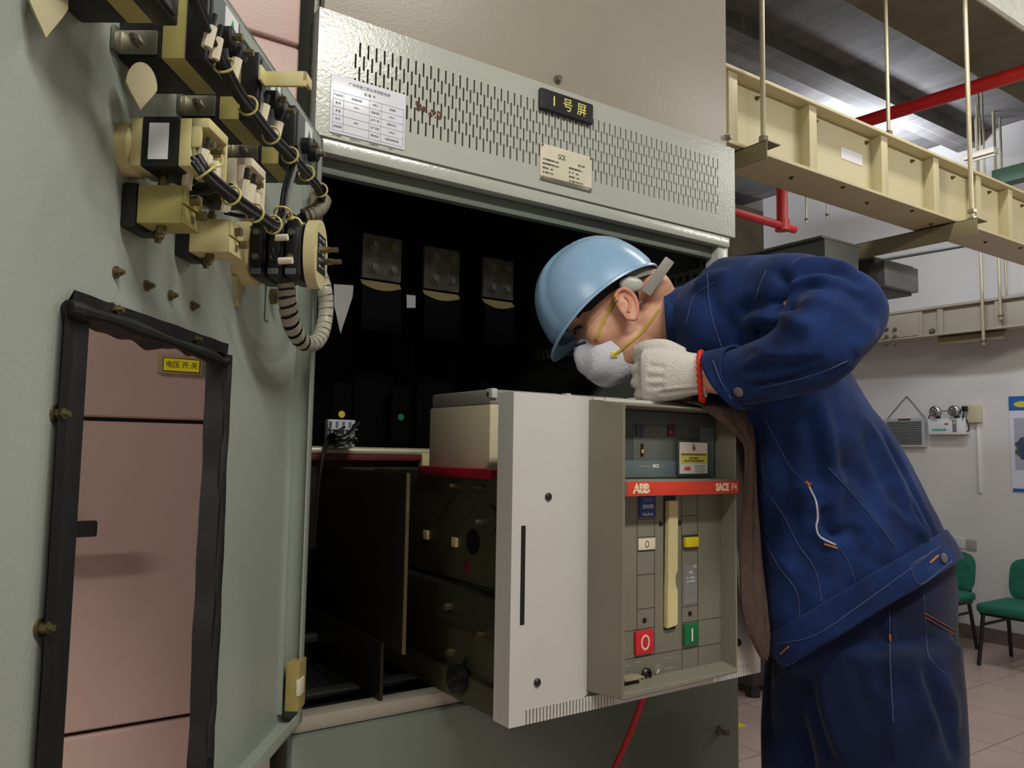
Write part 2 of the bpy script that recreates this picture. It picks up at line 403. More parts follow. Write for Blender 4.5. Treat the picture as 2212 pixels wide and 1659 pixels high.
# ------------------------------------------------------------------ the switchgear cabinet
CAB = thing('switchgear_cabinet', 'tall grey green switchgear cabinet with its middle compartment open', 'cabinet', (.5, .45, 0))
W = 1.0; DEP = .95; TOPZ = 2.75
# vent panel with real slots
def vent_panel():
    mb = MB(); X0, X1, Z0, Z1, Y = 0.0, 1.0, 1.795, 2.005, 0.0
    xa, pitch, n, sw = .0715, .01475, 60, .0034
    xs = []
    for i in range(n):
        xs.append((xa+i*pitch-.5*pitch, 'B')); xs.append((xa+i*pitch, 'A'))
    xs.sort(); rows = {'A': [(1.859, 1.884), (1.9005, 1.9255), (1.942, 1.967)], 'B': [(1.838, 1.863), (1.8795, 1.9045), (1.921, 1.946)]}
    def q(a, b, c, d):
        mb.quad((a, Y, c), (b, Y, c), (b, Y, d), (a, Y, d))
    cur = X0
    for x, k in xs:
        a, b = x-sw/2, x+sw/2
        q(cur, a, Z0, Z1); z = Z0
        for s, e in rows[k]:
            q(a, b, z, s); z = e
            D = .004
            mb.quad((a, Y, s), (a, Y+D, s), (a, Y+D, e), (a, Y, e)); mb.quad((b, Y, s), (b, Y, e), (b, Y+D, e), (b, Y+D, s))
            mb.quad((a, Y, s), (b, Y, s), (b, Y+D, s), (a, Y+D, s)); mb.quad((a, Y, e), (a, Y+D, e), (b, Y+D, e), (b, Y, e))
        q(a, b, z, Z1); cur = b
    q(cur, X1, Z0, Z1)
    D = .03                     # folded edges of the panel
    mb.quad((X0, Y, Z0), (X0, Y+D, Z0), (X0, Y+D, Z1), (X0, Y, Z1)); mb.quad((X1, Y, Z0), (X1, Y, Z1), (X1, Y+D, Z1), (X1, Y+D, Z0))
    mb.quad((X0, Y, Z1), (X0, Y+D, Z1), (X1, Y+D, Z1), (X1, Y, Z1)); mb.quad((X0, Y, Z0), (X1, Y, Z0), (X1, Y+D, Z0), (X0, Y+D, Z0))
    return mb.build('vent_panel', M_PAINT, CAB, smooth=0, recalc=False)
vent_panel()
MB().box((.012, .004, 1.77), (.988, .03, 1.797), .006).build('lintel', M_PAINT, CAB)
MB().box((.02, .03, 1.745), (.98, .05, 1.775), .006).build('lintel_lip', M_PLOWER, CAB)
up = MB().box((.012, .012, 2.008), (.988, .03, TOPZ), .003).build('upper_panel', M_BEIGE, CAB)
for px, py in ((1203, 172), (1572, 298)):
    q = at(px, py, Y=.012); b = MB(); b.cyl(q, q+Vector((0, -.004, 0)), .0085, n=18); b.cyl(q+Vector((0, -.004, 0)), q+Vector((0, -.011, 0)), .006, n=6)
    b.build('bolt', M_STEEL, up)
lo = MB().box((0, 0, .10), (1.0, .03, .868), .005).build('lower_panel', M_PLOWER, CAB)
q = at(1555, 1577, Y=0); b = MB(); b.cyl(q, q+Vector((0, -.006, 0)), .011, n=18); b.cyl(q+Vector((0, -.006, 0)), q+Vector((0, -.022, 0)), .007, n=16); b.build('lock_knob', M_STEEL, lo)
MB().box((0.02, .03, 0), (.98, DEP, .10)).build('plinth', M_DARKIN, CAB)
MB().box((.004, .012, .8685), (.988, .05, .893), .006).build('sill', M_BEIGE, CAB)
MB().box((.0125, .034, .893), (.018, .06, 1.77), .001).build('stile', M_DARKIN, CAB)
st = MB().box((.955, .012, .868), (.990, .05, 1.80), .003).build('stile', M_PAINT, CAB)
MB().box((.988, .02, .1), (.9965, DEP, TOPZ), .002).build('side_panel', M_PAINT, CAB)
MB().box((.0035, .035, .1), (.012, DEP, TOPZ), .002).build('side_panel', M_PAINT, CAB)
MB().box((.012, .03, TOPZ-.004), (.988, DEP, TOPZ)).build('roof_panel', M_PAINT, CAB)
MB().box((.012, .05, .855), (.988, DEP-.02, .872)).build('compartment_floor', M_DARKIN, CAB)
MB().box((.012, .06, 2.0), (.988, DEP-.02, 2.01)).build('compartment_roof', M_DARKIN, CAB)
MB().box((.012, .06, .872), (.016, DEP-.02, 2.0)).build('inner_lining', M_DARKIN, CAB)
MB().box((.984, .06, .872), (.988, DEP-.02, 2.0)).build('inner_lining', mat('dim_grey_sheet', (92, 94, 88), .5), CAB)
# rear wall with the two gaps that show the lit wall behind
def rear():
    Y = DEP-.02; mb = MB()
    h1 = [at(x, y, Y=Y) for x, y in ((721, 613), (765, 616), (763, 640), (736, 723), (722, 660))]
    h2 = [at(x, y, Y=Y) for x, y in ((878, 636), (899, 638), (899, 665), (879, 665))]
    from mathutils.geometry import delaunay_2d_cdt
    outer = [(.012, .872), (.988, .872), (.988, 2.0), (.012, 2.0)]
    V = [Vector(v) for v in outer]+[Vector((p.x, p.z)) for p in h1]+[Vector((p.x, p.z)) for p in h2]
    n1, n2 = len(h1), len(h2)
    E = [(0, 1), (1, 2), (2, 3), (3, 0)]+[(4+i, 4+(i+1) % n1) for i in range(n1)]+[(4+n1+i, 4+n1+(i+1) % n2) for i in range(n2)]
    r = delaunay_2d_cdt(V, E, [], 0, 1e-6)
    def inside(c, P):
        k = False; m = len(P)
        for i in range(m):
            a, b = P[i], P[(i+1) % m]
            if (a.z > c.y) != (b.z > c.y) and c.x < (b.x-a.x)*(c.y-a.z)/(b.z-a.z)+a.x: k = not k
        return k
    vs = [(v.x, Y, v.y) for v in r[0]]; F = []
    for f in r[2]:
        c = sum((r[0][i] for i in f), Vector((0, 0)))/len(f)
        if not inside(c, h1) and not inside(c, h2): F.append(tuple(f))
    mb._put(vs, F); mb._put([(x, y+.004, z) for x, y, z in vs], F)
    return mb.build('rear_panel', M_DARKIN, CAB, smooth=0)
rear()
# perforated bracket and gusset inside the right hand side
def perf(name, p0, p1, w, n, m, vert=False):
    p0, p1 = Vector(p0), Vector(p1); L = (p1-p0).length; x = (p1-p0).normalized(); z = Vector((1, 0, 0)); y = z.cross(x)
    F = frame(p0, x, y, z); b = MB(F)
    s = L/n; r = min(.3*s, .3*w)
    for i in range(n):
        a, c = i*s, (i+1)*s; mid = (a+c)/2
        b.box((a, 0, 0), (c, w/2-r, .003)); b.box((a, w/2+r, 0), (c, w, .003)); b.box((a, w/2-r, 0), (mid-r, w/2+r, .003)); b.box((mid+r, w/2-r, 0), (c, w/2+r, .003))
    return b.build(name, m, CAB, smooth=0)
M_PERF = mat('zinc_rail', (150, 152, 146), .45, metal=.3, var=.08)
perf('perforated_rail', (.972, .06, 1.70), (.972, .75, 1.70), .035, 28, M_PERF)
perf('perforated_rail', (.972, .06, 1.57), (.972, .75, 1.57), .032, 28, M_PERF)
perf('perforated_post', (.966, .075, 1.2), (.966, .075, 1.78), .03, 22, M_PERF)
b = MB(); b.prism([(.10, 1.60), (.34, 1.60), (.10, 1.71)], frame((.968, 0, 0), (0, 1, 0), (0, 0, 1), (1, 0, 0)), .004); b.build('gusset', M_PERF, CAB)
MB().box((.02, .30, .93), (.50, .32, .945), .002).build('slide_rail', mat('dull_rail', (70, 72, 70), .4, metal=.6), CAB)
MB().box((.05, .10, .893), (.62, .13, .897), .001).build('slide_rail', mat('dull_rail', (70, 72, 70), .4), CAB)
# rust patch where paint came off
rp = at(925, 240, Y=0)
b = MB(); rnd = random.Random(3)
for i in range(26):
    a = rp + Vector((rnd.uniform(-.026, .026), 0, 0)); a.z = rp.z - (a.x-rp.x)*.12 + rnd.uniform(-.006, .006)
    s = rnd.uniform(.0015, .0042)
    b.prism([(s*math.cos(t)*rnd.uniform(.6, 1.3), s*math.sin(t)*rnd.uniform(.6, 1.3)) for t in [k*PI/4 for k in range(8)]], front(a.x, -.0001-.00001*i, a.z), .0003)
b.build('rust_patch', mat('rust', (92, 66, 48), .9, var=.3, scale=90), CAB)['label'] = 'brown rust patch on the vent panel'
# hinge
HG = at(645, 1468, Y=0)
hb = MB(); hb.box((.004, -.004, HG.z-.038), (.014, .012, HG.z+.034), .003); hn = hb.build('hinge', M_BRASS, CAB); hn['label'] = 'yellow passivated hinge'
MB().cyl((.006, -.008, HG.z-.036), (.006, -.008, HG.z+.032), .007).build('hinge_pin', M_STEEL, hn)
MB().box((.002, -.012, HG.z-.016), (.012, -.004, HG.z+.008), .002).build('bushing', M_IVORY, hn)
# things stuck on the cabinet front
s = thing('nameplate', 'black nameplate with yellow characters above the vent slots', 'sign', (.5005, -.001, 1.949))
MB().box((.435, -.010, 1.949), (.566, .0, 1.991), .004, 3).build('plate', M_BLACK, s)
M_YTXT = mat('pale_yellow_paint', (226, 222, 120), .5, var=.02)
for ch, x in (('1', .4665), ('号', .5), ('屏', .535)):
    text('lettering', ch, front(x, -.0102, 1.9695), .0275, M_YTXT, s, sx=.92 if ch != '1' else 1.1, bold=.0001)
s = thing('rating_plate', 'small cream metal rating plate riveted over the vent slots', 'sign', (.504, -.001, 1.814))
MB().box((.441, -.003, 1.814), (.568, .0, 1.885), .0008).build('plate', mat('cream_metal_plate', (212, 208, 184), .4, var=.06, scale=30), s)
MB().box((.441, -.0042, 1.814), (.568, -.003, 1.8215), .0006).build('bottom_bar', M_STEEL, s)
text('lettering', 'GCK', front(.492, -.0032, 1.8665), .0145, M_BLACKINK, s, sx=.62)
text('lettering', 'IEC439', front(.541, -.0032, 1.8600), .0065, M_BLACKINK, s, sx=.9)
for k, (a, c) in enumerate((('水平母线额定电流 5000A', '额定短时耐受电流 kA'), ('垂直母线额定电流 2000A', '频    率      50Hz'), ('额定电压    380V', '防护等级     IP30'), ('出厂编号 97104A', '出厂日期 1997年 月 日'))):
    text('lettering', a, front(.446, -.0032, 1.8545-k*.0085), .0042, M_BLACKINK, s, 'LEFT', sx=.85)
    text('lettering', c, front(.510, -.0032, 1.8500-k*.0085), .0042, M_BLACKINK, s, 'LEFT', sx=.85)
for x in (.4445, .5645):
    for z in (1.8175, 1.8815):
        MB().cyl((x, -.003, z), (x, -.0055, z), .0022, n=12).build('rivet', M_STEEL, s)
M_CARDINK = mat('faded_card_ink', (150, 152, 166), .7)
s = thing('equipment_card', 'white plastic covered equipment card with a printed table on the vent panel', 'card', (.09, -.001, 1.803))
MB().box((.023, -.002, 1.8035), (.156, .0, 1.9005), .0008).build('card', mat('glossy_sleeve_paper', (226, 229, 238), .22, var=.015, scale=20), s)
b = MB()
for z in (1.8075, 1.8205, 1.8335, 1.8465, 1.8595, 1.8725): b.box((.027, -.0024, z), (.152, -.002, z+.0006))
for x in (.027, .045, .090, .111, .152): b.box((x, -.0024, 1.8075), (x+.0006, -.002, 1.873))
b.build('table_ruling', mat('faint_blue_ink', (150, 156, 178), .7), s)
text('lettering', '广州市轻工职业学校配电房', front(.09, -.0023, 1.890), .0062, M_CARDINK, s)
text('lettering', '设 备 卡', front(.09, -.0023, 1.880), .0058, M_CARDINK, s)
L1 = [('产品名称', '低压配电柜', '负责人', '周志国'), ('型 号', 'GCK', '安装日期', '1998.11'), ('容 量', '', '生产厂家', '湖南开关厂'), ('电 压', '380V', '出厂日期', '1998.07'), ('设备编号', '', '安装地点', '10座低压配电房'), ('资产编号', 'DG-GD012', '设备状态', '良好')]
for k, row in enumerate(L1):
    for x, tx in zip((.036, .0675, .1005, .1315), row):
        if tx: text('lettering', tx, front(x, -.0023, 1.8665-k*.0130), .0042, M_CARDINK, s, sx=.9)

# ------------------------------------------------------------------ pink cabinets to the left, in the same row
PK = thing('pink_cabinet', 'salmon pink capacitor cabinet left of the open switchgear, seen through the door cut-out', 'cabinet', (-.48, .4, 0))
for z0, z1 in ((.12, .9235), (.9285, 1.3305), (1.3355, 1.9255), (1.9305, 2.6)):
    MB().box((-1.3, -.0, z0), (-.030, .02, z1), .006, 3).build('drawer_front', M_PINK, PK)
MB().box((-1.3, .02, .0), (-.032, .9, 2.6)).build('carcass', M_BLACK, PK)
q = at(185, 1142, Y=-.05); q2 = at(209, 1142, Y=-.05)
b = MB(); b.box((q.x-.09, -.058, q.z-.010), (q2.x, -.046, q.z+.010), .003); b.box((q.x-.09, -.05, q.z-.01), (q.x-.075, 0, q.z+.01), .002)
b.build('handle', M_BLACK, PK)['label'] = 'flat black handle tab'
q = at(390, 790, Y=0)
s = thing('name_tag', 'yellow name tag with Chinese characters on the salmon panel', 'sign', (q.x, -.001, q.z-.012))
MB().box((q.x-.031, -.006, q.z-.0125), (q.x+.029, 0, q.z+.0125), .001).build('holder', mat('clear_olive_acrylic', (150, 130, 96), .2, var=.05), s)
MB().box((q.x-.0245, -.0066, q.z-.0095), (q.x+.0245, -.006, q.z+.0095)).build('border', M_BLACKINK, s)
MB().box((q.x-.0235, -.0072, q.z-.0085), (q.x+.0235, -.0066, q.z+.0085)).build('insert', mat('bright_yellow_card', (232, 216, 24), .5, var=.02), s)
text('lettering', '电压 开 关', front(q.x, -.0074, q.z), .0098, mat('olive_ink', (96, 84, 20), .7), s, sx=.95)
# ------------------------------------------------------------------ the open compartment door and what is bolted to its inside
A36 = R(36)
DD = Vector((-math.sin(A36), -math.cos(A36), 0)); DN = Vector((math.cos(A36), -math.sin(A36), 0)); DLIP = .026; DH = Vector((.015, 0, 0))-DN*DLIP
S_ = ((CAM-DH).dot(DN))/((CAM-DH).dot(DN)-DLIP); TC = (CAM-DH).dot(DD)
DF = frame(DH, DD, DN, (0, 0, 1))            # x along the door from its hinge, y out of its inner face, z up
def dp(px, py, n=0.0):
    v = ray(px, py); P = CAM + v*((DH+DN*n-CAM).dot(DN)/v.dot(DN))
    return (P-DH).dot(DD), P.z
def dm(px, py, n=0.0):
    n *= S_; t, h = dp(px, py, n); return Vector((t, n, h))
def mt(t): return TC+(t-TC)*S_
def mh(h): return CAM.z+(h-CAM.z)*S_
def LOC(t, h): return DF @ Matrix.Translation((mt(t), 0, mh(h))) @ Matrix.Scale(S_, 4)
DOOR = thing('cabinet_door', 'grey green compartment door swung open, its inner face with a tall cut-out', 'door', M=DF)
aL, aR, aT, aB = mt(.655), mt(.362), mh(1.400), .925
T0, T1, H0, H1 = .006, .965, .893, 1.785
b = MB(DF); th = .004
b.box((T0, -th, aT), (T1, 0, H1)); b.box((T0, -th, H0), (T1, 0, aB)); b.box((T0, -th, aB), (aR, 0, aT)); b.box((aL, -th, aB), (T1, 0, aT))
b.build('panel', M_DOOR, DOOR, smooth=0)
b = MB(DF); l = DLIP+.001
b.box((T0, 0, H0), (T0+.004, l, H1)); b.box((T1-.004, 0, H0), (T1, l, H1)); b.box((T0, 0, H0), (T1, l, H0+.004)); b.box((T0, 0, H1-.004), (T1, l, H1))
b.box((T0, l-.003, H0), (T0+.016, l, H1)); b.box((T0, l-.003, H0), (T1, l, H0+.016)); b.box((T0, l-.003, H1-.018), (T1, l, H1))
b.box((T0+.030, 0, H0+.02), (T0+.034, .006, H1-.02))
b.build('folded_edge', M_DOOR, DOOR, smooth=0)
def wavy(pts, amp, n=60, seed=1):
    rnd = np.random.RandomState(seed); ph = rnd.rand(4)*6; out = []
    P = [Vector(p) for p in pts]
    for i in range(n+1):
        u = i/n*(len(P)-1); k = min(int(u), len(P)-2); p = P[k].lerp(P[k+1], u-k)
        w_ = amp*(math.sin(9*u+ph[0])+.7*math.sin(23*u+ph[1])+.5*math.sin(41*u+ph[2]))
        out.append((p, w_))
    return out
sg = tag(empty('rubber_seal'), None); sg.parent = DOOR
def skirt(edge, n0, n1, inw, amp, seed):
    """black rubber skirt from the rim of the cut-out to behind the door, waving along its length"""
    W_ = wavy(edge, amp, 50, seed); mb = MB(DF); V = []; F = []
    for (p, a) in W_:
        V += [Vector((p.x, n0, p.z)), Vector((p.x, n0+.006+a*.3, p.z))+inw*(-.012), Vector((p.x, n0+.004, p.z))+inw*(.004+a), Vector((p.x, n1, p.z))+inw*(.008+a)]
    m = len(W_)
    for k in range(m-1):
        for j in range(3): F.append((4*k+j, 4*k+j+1, 4*k+5+j, 4*k+4+j))
    mb._put(V, F); o = mb.build('rubber_seal', M_RUBBER, DOOR, smooth=60); return o
bpy.data.objects.remove(sg)
skirt([(aR, 0, aT), (aR, 0, aB)], 0, -.017, Vector((1, 0, 0)), .0016, 1)
skirt([(aL, 0, aT), (aL, 0, aB)], .001, -.012, Vector((-1, 0, 0)), .0008, 2)
skirt([(aR, 0, aT), (aL, 0, aT)], 0, -.022, Vector((0, 0, -1)), .0030, 3)
b = MB(DF); b.tube([dm(146, 664, .006), dm(185, 676, .008), dm(240, 690, .006), dm(300, 712, .007), dm(380, 741, .006), dm(450, 768, .006), dm(480, 782, .004)], lambda u: .0062+.0012*math.sin(u*17), n=10)
b.build('rubber_seal', M_RUBBER, DOOR)
b = MB(DF); b.tube([dm(478, 782, .004)]+[Vector((aR-.001+.0018*math.sin(k*1.7)+.001*math.sin(k*3.1), .005, aT-.01-k*.028)) for k in range(17)], .0045, n=8)
b.build('rubber_seal', M_RUBBER, DOOR)
b = MB(DF); b.box((aL-.030, -.006, aB), (aL+.002, .003, aT), .002); b.build('rubber_seal', M_RUBBER, DOOR)
def dbolt(px, py, r, h):
    q = dm(px, py, 0); mb = MB(DF); bolt_on(mb, q, (0, 1, 0), r, h); mb.build('bolt', M_BRASS, DOOR)
for px, py in ((249, 588), (316, 617), (367, 638), (415, 661)): dbolt(px, py, .0036, .0055)
for px, py in ((238, 669), (412, 733), (118, 893), (83, 1356)): dbolt(px, py, .0045, .008)
b = MB(DF); z = at(694, 465, Y=0).z
b.box((T0-.006, .012, z-.030), (T0+.014, .030, z+.03), .001); b.build('latch_plate', M_STEEL, DOOR)
h_ = MB(DF).box((T0-.003, .010, HG.z-.036), (T0+.034, .0305, HG.z+.034), .003).build('hinge_leaf', mat('yellow_zinc', (176, 160, 96), .45, metal=.2, var=.12, scale=40), DOOR)
MB(DF).box((T0+.012, .026, HG.z-.014), (T0+.0355, .0325, HG.z+.010), .002).build('hinge_bushing', M_IVORY, DOOR)

# panel meters: black case, cream collar, slate back plate with two studs
METER_LOC = LOC
def make_meter(t, h):
    M = METER_LOC(t, h); r = thing('panel_meter', 'm', 'panel meter', M=M, group='panel meters on the open door')
    s = .0325
    MB(M).box((-s, .001, -s), (s, .036, s), .002).build('case', M_BLACK, r)
    MB(M).box((-s, .036, -s), (s, .056, s), .0015).build('collar', M_OLIVE, r)
    MB(M).box((-s-.0015, .056, -s-.0015), (s+.0015, .073, s+.0015), .002).build('rear_cover', M_BLACK, r)
    MB(M).box((-s+.004, .073, -s+.003), (s-.004, .0755, s-.003), .001).build('terminal_plate', M_GREYPL, r)
    for dx in (-.013, .013):
        g = MB(M); g.lathe((dx, .0755, -.004), (0, 1, 0), [(0, .0088), (.010, .0085), (.012, .0055)], 18); st_ = g.build('stud_collar', M_BLACK, r)
        g = MB(M); g.cyl((dx, .087, -.004), (dx, .094, -.004), .0032, n=6); g.build('stud', M_BRASS, st_)
    lb = MB(M).box((-.022, .0755, .006), (.006, .0762, .028)).build('rear_label', M_PAPER, r); lb['label'] = 'white label with a green triangle'
    g = MB(M); g.prism([(-.016, .010), (-.002, .010), (-.009, .023)], frame((0, .0762, 0), (1, 0, 0), (0, 0, 1), (0, 1, 0)), .0003); g.build('triangle', mat('leaf_green_ink', (40, 150, 84), .6), lb)
    g = MB(M); g.box((s, .002, -.030), (s+.0025, .033, -.010), .0008); g.box((s, .001, -.030), (s+.012, .004, -.010), .0008); br = g.build('mounting_bracket', M_STEEL, r)
    g = MB(M); g.cyl((s+.0025, .018, -.020), (s+.009, .018, -.020), .0042, n=6); g.cyl((s+.009, .018, -.020), (s+.013, .018, -.020), .0024, n=10); g.build('bolt', M_STEEL, br)
    return r
m0 = make_meter(.5755, 1.6425)
m0['label'] = 'black and cream panel meter on the door, its bracket above the lower edge of the first'
m0['label'] = 'second panel meter from the left on the open door, above the leaf shaped pad'
for t, lab in ((.6925, 'leftmost panel meter on the open door, cut by the top of the picture'), (.4585, 'third panel meter from the left, with a yellow flap sticking out beside it'), (.3415, 'rightmost panel meter on the open door, nearest the hinge')):
    dup(m0, METER_LOC(t, 1.6425), lab)
f = thing('plastic_flap', 'pale yellow plastic flap sticking out from the third meter', 'flap', M=DF)
q0, q1 = dm(566, 163, .078), dm(606, 163, .115)
b = MB(DF); b.box((q0.x-.012, .082, q0.z-.007), (q0.x+.006, .085, q0.z+.009), .001); b.box((q0.x-.012, .082, q0.z-.007), (q0.x-.008, .127, q0.z+.009), .001); b.box((q0.x-.030, .123, q0.z-.002), (q0.x-.008, .127, q0.z+.009), .001)
b.build('flap', M_CREAM, f)

# leaf shaped plastic pads stuck on the sheet
def pad(px, py, w, h, lab, n=0, turn=0):
    q = dm(px, py, n); mb = MB(DF); P = []
    for k in range(24):
        a = 2*PI*k/24; x = math.cos(a)*w; z = math.sin(a)*h
        if z < 0: x *= (1+z/h*.92)**.8 if z/h > -1 else 0
        P.append((x, z))
    mb.prism(P, frame(q, (math.cos(turn), -math.sin(turn), 0), (0, 0, 1), (math.sin(turn), math.cos(turn), 0)), .005)
    tag(mb.build('cable_anchor_pad', mat('aged_nylon', (176, 168, 130), .5, var=.12, scale=30), None), lab, 'pad', 'leaf shaped pads on the door')
pad(303, 190, .0125, .021, 'leaf shaped cream pad below the second panel meter', .022, .85)
pad(102, 12, .0125, .026, 'leaf shaped cream pad at the top left corner of the picture', .012, .85)
pad(509, 610, .012, .030, 'leaf shaped cream pad hanging below the rotary switch')
pad(338, 345, .012, .014, 'leaf shaped cream pad behind the black pilot lamp')

# pilot lamps and push button contact blocks
def make_lamp(t, h, lab, small=1.0, paper=True, body=M_BLACK, cap=M_CREAM):
    M = LOC(t, h); r = thing('pilot_lamp_block', lab, 'lamp block', M=M, group='pilot lamp blocks on the door')
    s = .020*small
    MB(M).lathe((0, 0, 0), (0, 1, 0), [(0, s*1.15), (.010, s*1.15), (.014, s*.95)], 20).build('fixing_ring', cap, r)
    MB(M).box((-s, .012, -s), (s, .022, s), .002).build('base', cap, r)
    MB(M).box((-s*1.05, .022, -s*1.05), (s*1.05, .052, s*1.05), .002).build('body', body, r)
    g = MB(M); g.box((-s, .052, -s), (s, .062, s), .0015); g.box((-s, .062, s-.008), (s, .076, s), .001); g.box((-s, .062, -s), (-s+.003, .076, s), .001); g.box((s-.003, .062, -s*.2), (s, .070, s), .001)
    g.build('terminal_cap', cap, r)
    for dx in (-.008, .009):
        g = MB(M); g.cyl((dx, .062, .002), (dx, .074, .002), .0042, n=12); g.cyl((dx, .074, .002), (dx, .077, .002), .003, n=12); g.build('terminal_screw', M_BRASS, r)
        g = MB(M); g.box((dx-.005, .064, -.022), (dx+.004, .074, -.006), .001); g.build('marker_sleeve', M_IVORY, r)
    if paper:
        MB(M).box((s*1.05, .028, -.015), (s*1.05+.0006, .044, .015)).build('type_label', M_PAPER, r)
    return r
make_lamp(.583, 1.543, 'black and cream pilot lamp block with a paper label on its side')
make_lamp(.487, 1.548, 'smaller black and ivory pilot lamp block between the two wire bundles', .95, False, cap=M_IVORY)
def make_contact(t, h, lab, m):
    M = LOC(t, h); r = thing('contact_block', lab, 'contact block', M=M, group='push button contact blocks on the door')
    MB(M).box((-.020, .0, -.020), (.018, .013, .018), .003).build('base', M_BLACK, r)
    MB(M).box((-.0165, .013, -.0160), (.0165, .050, .0160), .0012).build('body', m, r)
    g = MB(M); g.box((-.0160, .050, -.0155), (.0160, .0515, -.0005), .0005); g.box((-.0160, .050, .0005), (.0160, .0530, .0155), .0005); g.build('front_cover', m, r)
    for dx, dz in ((.006, .006), (-.010, -.002)):
        g = MB(M); g.cyl((dx, .0525, dz), (dx, .0590, dz), .0040, n=14); g.build('terminal_screw', M_BRASS, r)
    MB(M).box((-.004, .0512, -.011), (.002, .0522, -.005)).build('clip_window', M_STEEL, r)
    for dx in (-.008, .008):
        for dz in (-1, 1):
            g = MB(M); y = .020 if dx < 0 else .030
            g.cyl((dx, y, dz*.016), (dx, y, dz*.023), .0042, n=6); g.cyl((dx, y, dz*.023), (dx, y, dz*.026), .0028, n=10); g.build('side_screw', M_BRASS, r)
    return r
make_contact(.5715, 1.4965, 'olive contact block below the labelled pilot lamp', M_OLIVE)
make_contact(.4735, 1.4975, 'cream contact block beside the rotary switch', M_CREAM)

# rotary voltmeter switch
M = LOC(.325, 1.521)
r = thing('rotary_switch', 'black rotary switch between cream end plates on the open door', 'switch', M=M)
MB(M).lathe((0, 0, 0), (0, 1, 0), [(0, .037), (.018, .037), (.020, .034)], 28).build('base_plate', M_CREAM, r)
for k in range(3):
    y = .021+k*.0195
    g = MB(M); g.box((-.031, y, -.033), (.031, y+.018, .033), .006, 3); g.box((-.034, y+.002, -.024), (.034, y+.016, .024), .004); st_ = g.build('contact_deck', M_BLACK, r)
    for dz in (-.012, .016):
        g = MB(M); g.cyl((.033, y+.009, dz), (.0385, y+.009, dz), .0036, n=10); g.build('terminal_screw', M_STEEL, st_)
    MB(M).box((.0335, y+.003, -.031), (.0350, y+.015, -.024), .0005).build('deck_mark', M_GREYPL, st_)
P = []
for k in range(40):
    a = 2*PI*k/40; q = .034*(1+.10*math.cos(2*a+PI)*1.0); P.append((q*math.cos(a)*.92, q*math.sin(a)*1.06))
g = MB(M); g.prism(P, frame((0, .080, 0), (1, 0, 0), (0, 0, 1), (0, 1, 0)), .013); g.build('end_plate', mat('translucent_cream', (206, 196, 150), .35, var=.05), r)
g = MB(M); g.box((-.016, .0930, -.022), (.016, .0937, .022)); pl_ = g.build('type_plate', mat('black_type_plate', (30, 36, 36), .4), r)
g = MB(M)
for k in range(5): g.box((-.012, .0937, .016-k*.008), (-.002, .0939, .0185-k*.008)); g.box((.002, .0937, .016-k*.008), (.011, .0939, .0182-k*.008))
g.build('printed_lines', mat('pale_print', (150, 156, 150), .6), pl_)
for dx, dz in ((.006, .004), (-.010, -.006)):
    g = MB(M); g.cyl((dx, .0937, dz), (dx, .104, dz), .0044, n=6); g.cyl((dx, .104, dz), (dx, .114, dz), .0030, n=10); g.build('stud', M_BRASS, r)
# earth stud with its tag
q = dm(583, 640, 0)
t = thing('earth_stud', 'brass earth stud with washers low on the door edge', 'bolt', M=DF)
g = MB(DF); g.cyl((q.x, .001, q.z), (q.x, .008, q.z), .011, n=18); g.build('washer', M_BRASS, t)
g = MB(DF); g.cyl((q.x, .008, q.z), (q.x, .018, q.z), .0075, n=6); g.cyl((q.x, .018, q.z), (q.x, .026, q.z), .0045, n=12); g.build('nut', M_BRASS, t)
g = MB(DF); g.box((q.x+.004, .001, q.z-.036), (q.x+.020, .0025, q.z+.02), .0005); g.build('earth_tag', M_DOOR, t)

# wire harnesses: single cables side by side, nylon ties, marker sleeves
def bundle(name, lab, paths, ties, tags_, nw=5, rw=.0027, spread=.0040):
    t = thing(name, lab, 'wiring', M=DF)
    for w_ in range(nw):
        a = 2*PI*w_/nw; o = Vector((0, math.cos(a)*spread, math.sin(a)*spread)) if w_ else Vector((0, 0, 0))
        MB(DF).tube([Vector(p)+o*(.9+.2*math.sin(k*2.1+w_)) for k, p in enumerate(paths)], rw, n=8, sub=6).build('cable', M_WIRE, t)
    C = crom([Vector(p) for p in paths], 12)
    for u in ties:
        k = min(len(C)-2, int(u*(len(C)-1))); p = C[k]; z = (C[k+1]-C[k]).normalized()
        x = z.orthogonal().normalized(); y = z.cross(x); rr = spread+rw+.0022
        g = MB(DF); g.tube([p+(x*math.cos(i*PI/6)+y*math.sin(i*PI/6))*rr for i in range(12)], .0012, n=6, sub=2, closed=True)
        e = p+y*rr; g.tube([e, e+y*.008+z*.003, e+y*.014-z*.003], .0013, n=6, sub=4); g.box(e-Vector((.0025, .0025, .0025)), e+Vector((.0025, .0025, .0025)), .0006)
        g.build('cable_tie', M_TIE, t)
    for px, py, n, dx, dz in tags_:
        q = dm(px, py, n); v = Vector((dx, .2, dz)).normalized()
        g = MB(DF); g.cyl(q-v*.009, q+v*.009, .0048, n=8); g.build('marker_sleeve', M_IVORY, t)
        g = MB(DF); e = C[min(range(len(C)), key=lambda i: (C[i]-q).length)]
        g.tube([q+v*.009, q+v*.016, q+v*.02], .0022, n=6, sub=3); g.tube([q-v*.009, q.lerp(e, .6)-v*.006, e], .0022, n=6, sub=4); g.build('branch_wire', M_WIRE, t)
    return t
H1p = [dm(400, -60, .088), dm(436, 30, .088), dm(470, 105, .087), dm(508, 190, .088), dm(545, 240, .087), dm(586, 292, .087), dm(626, 335, .088), dm(662, 374, .088), dm(690, 408, .086), dm(698, 436, .080)]
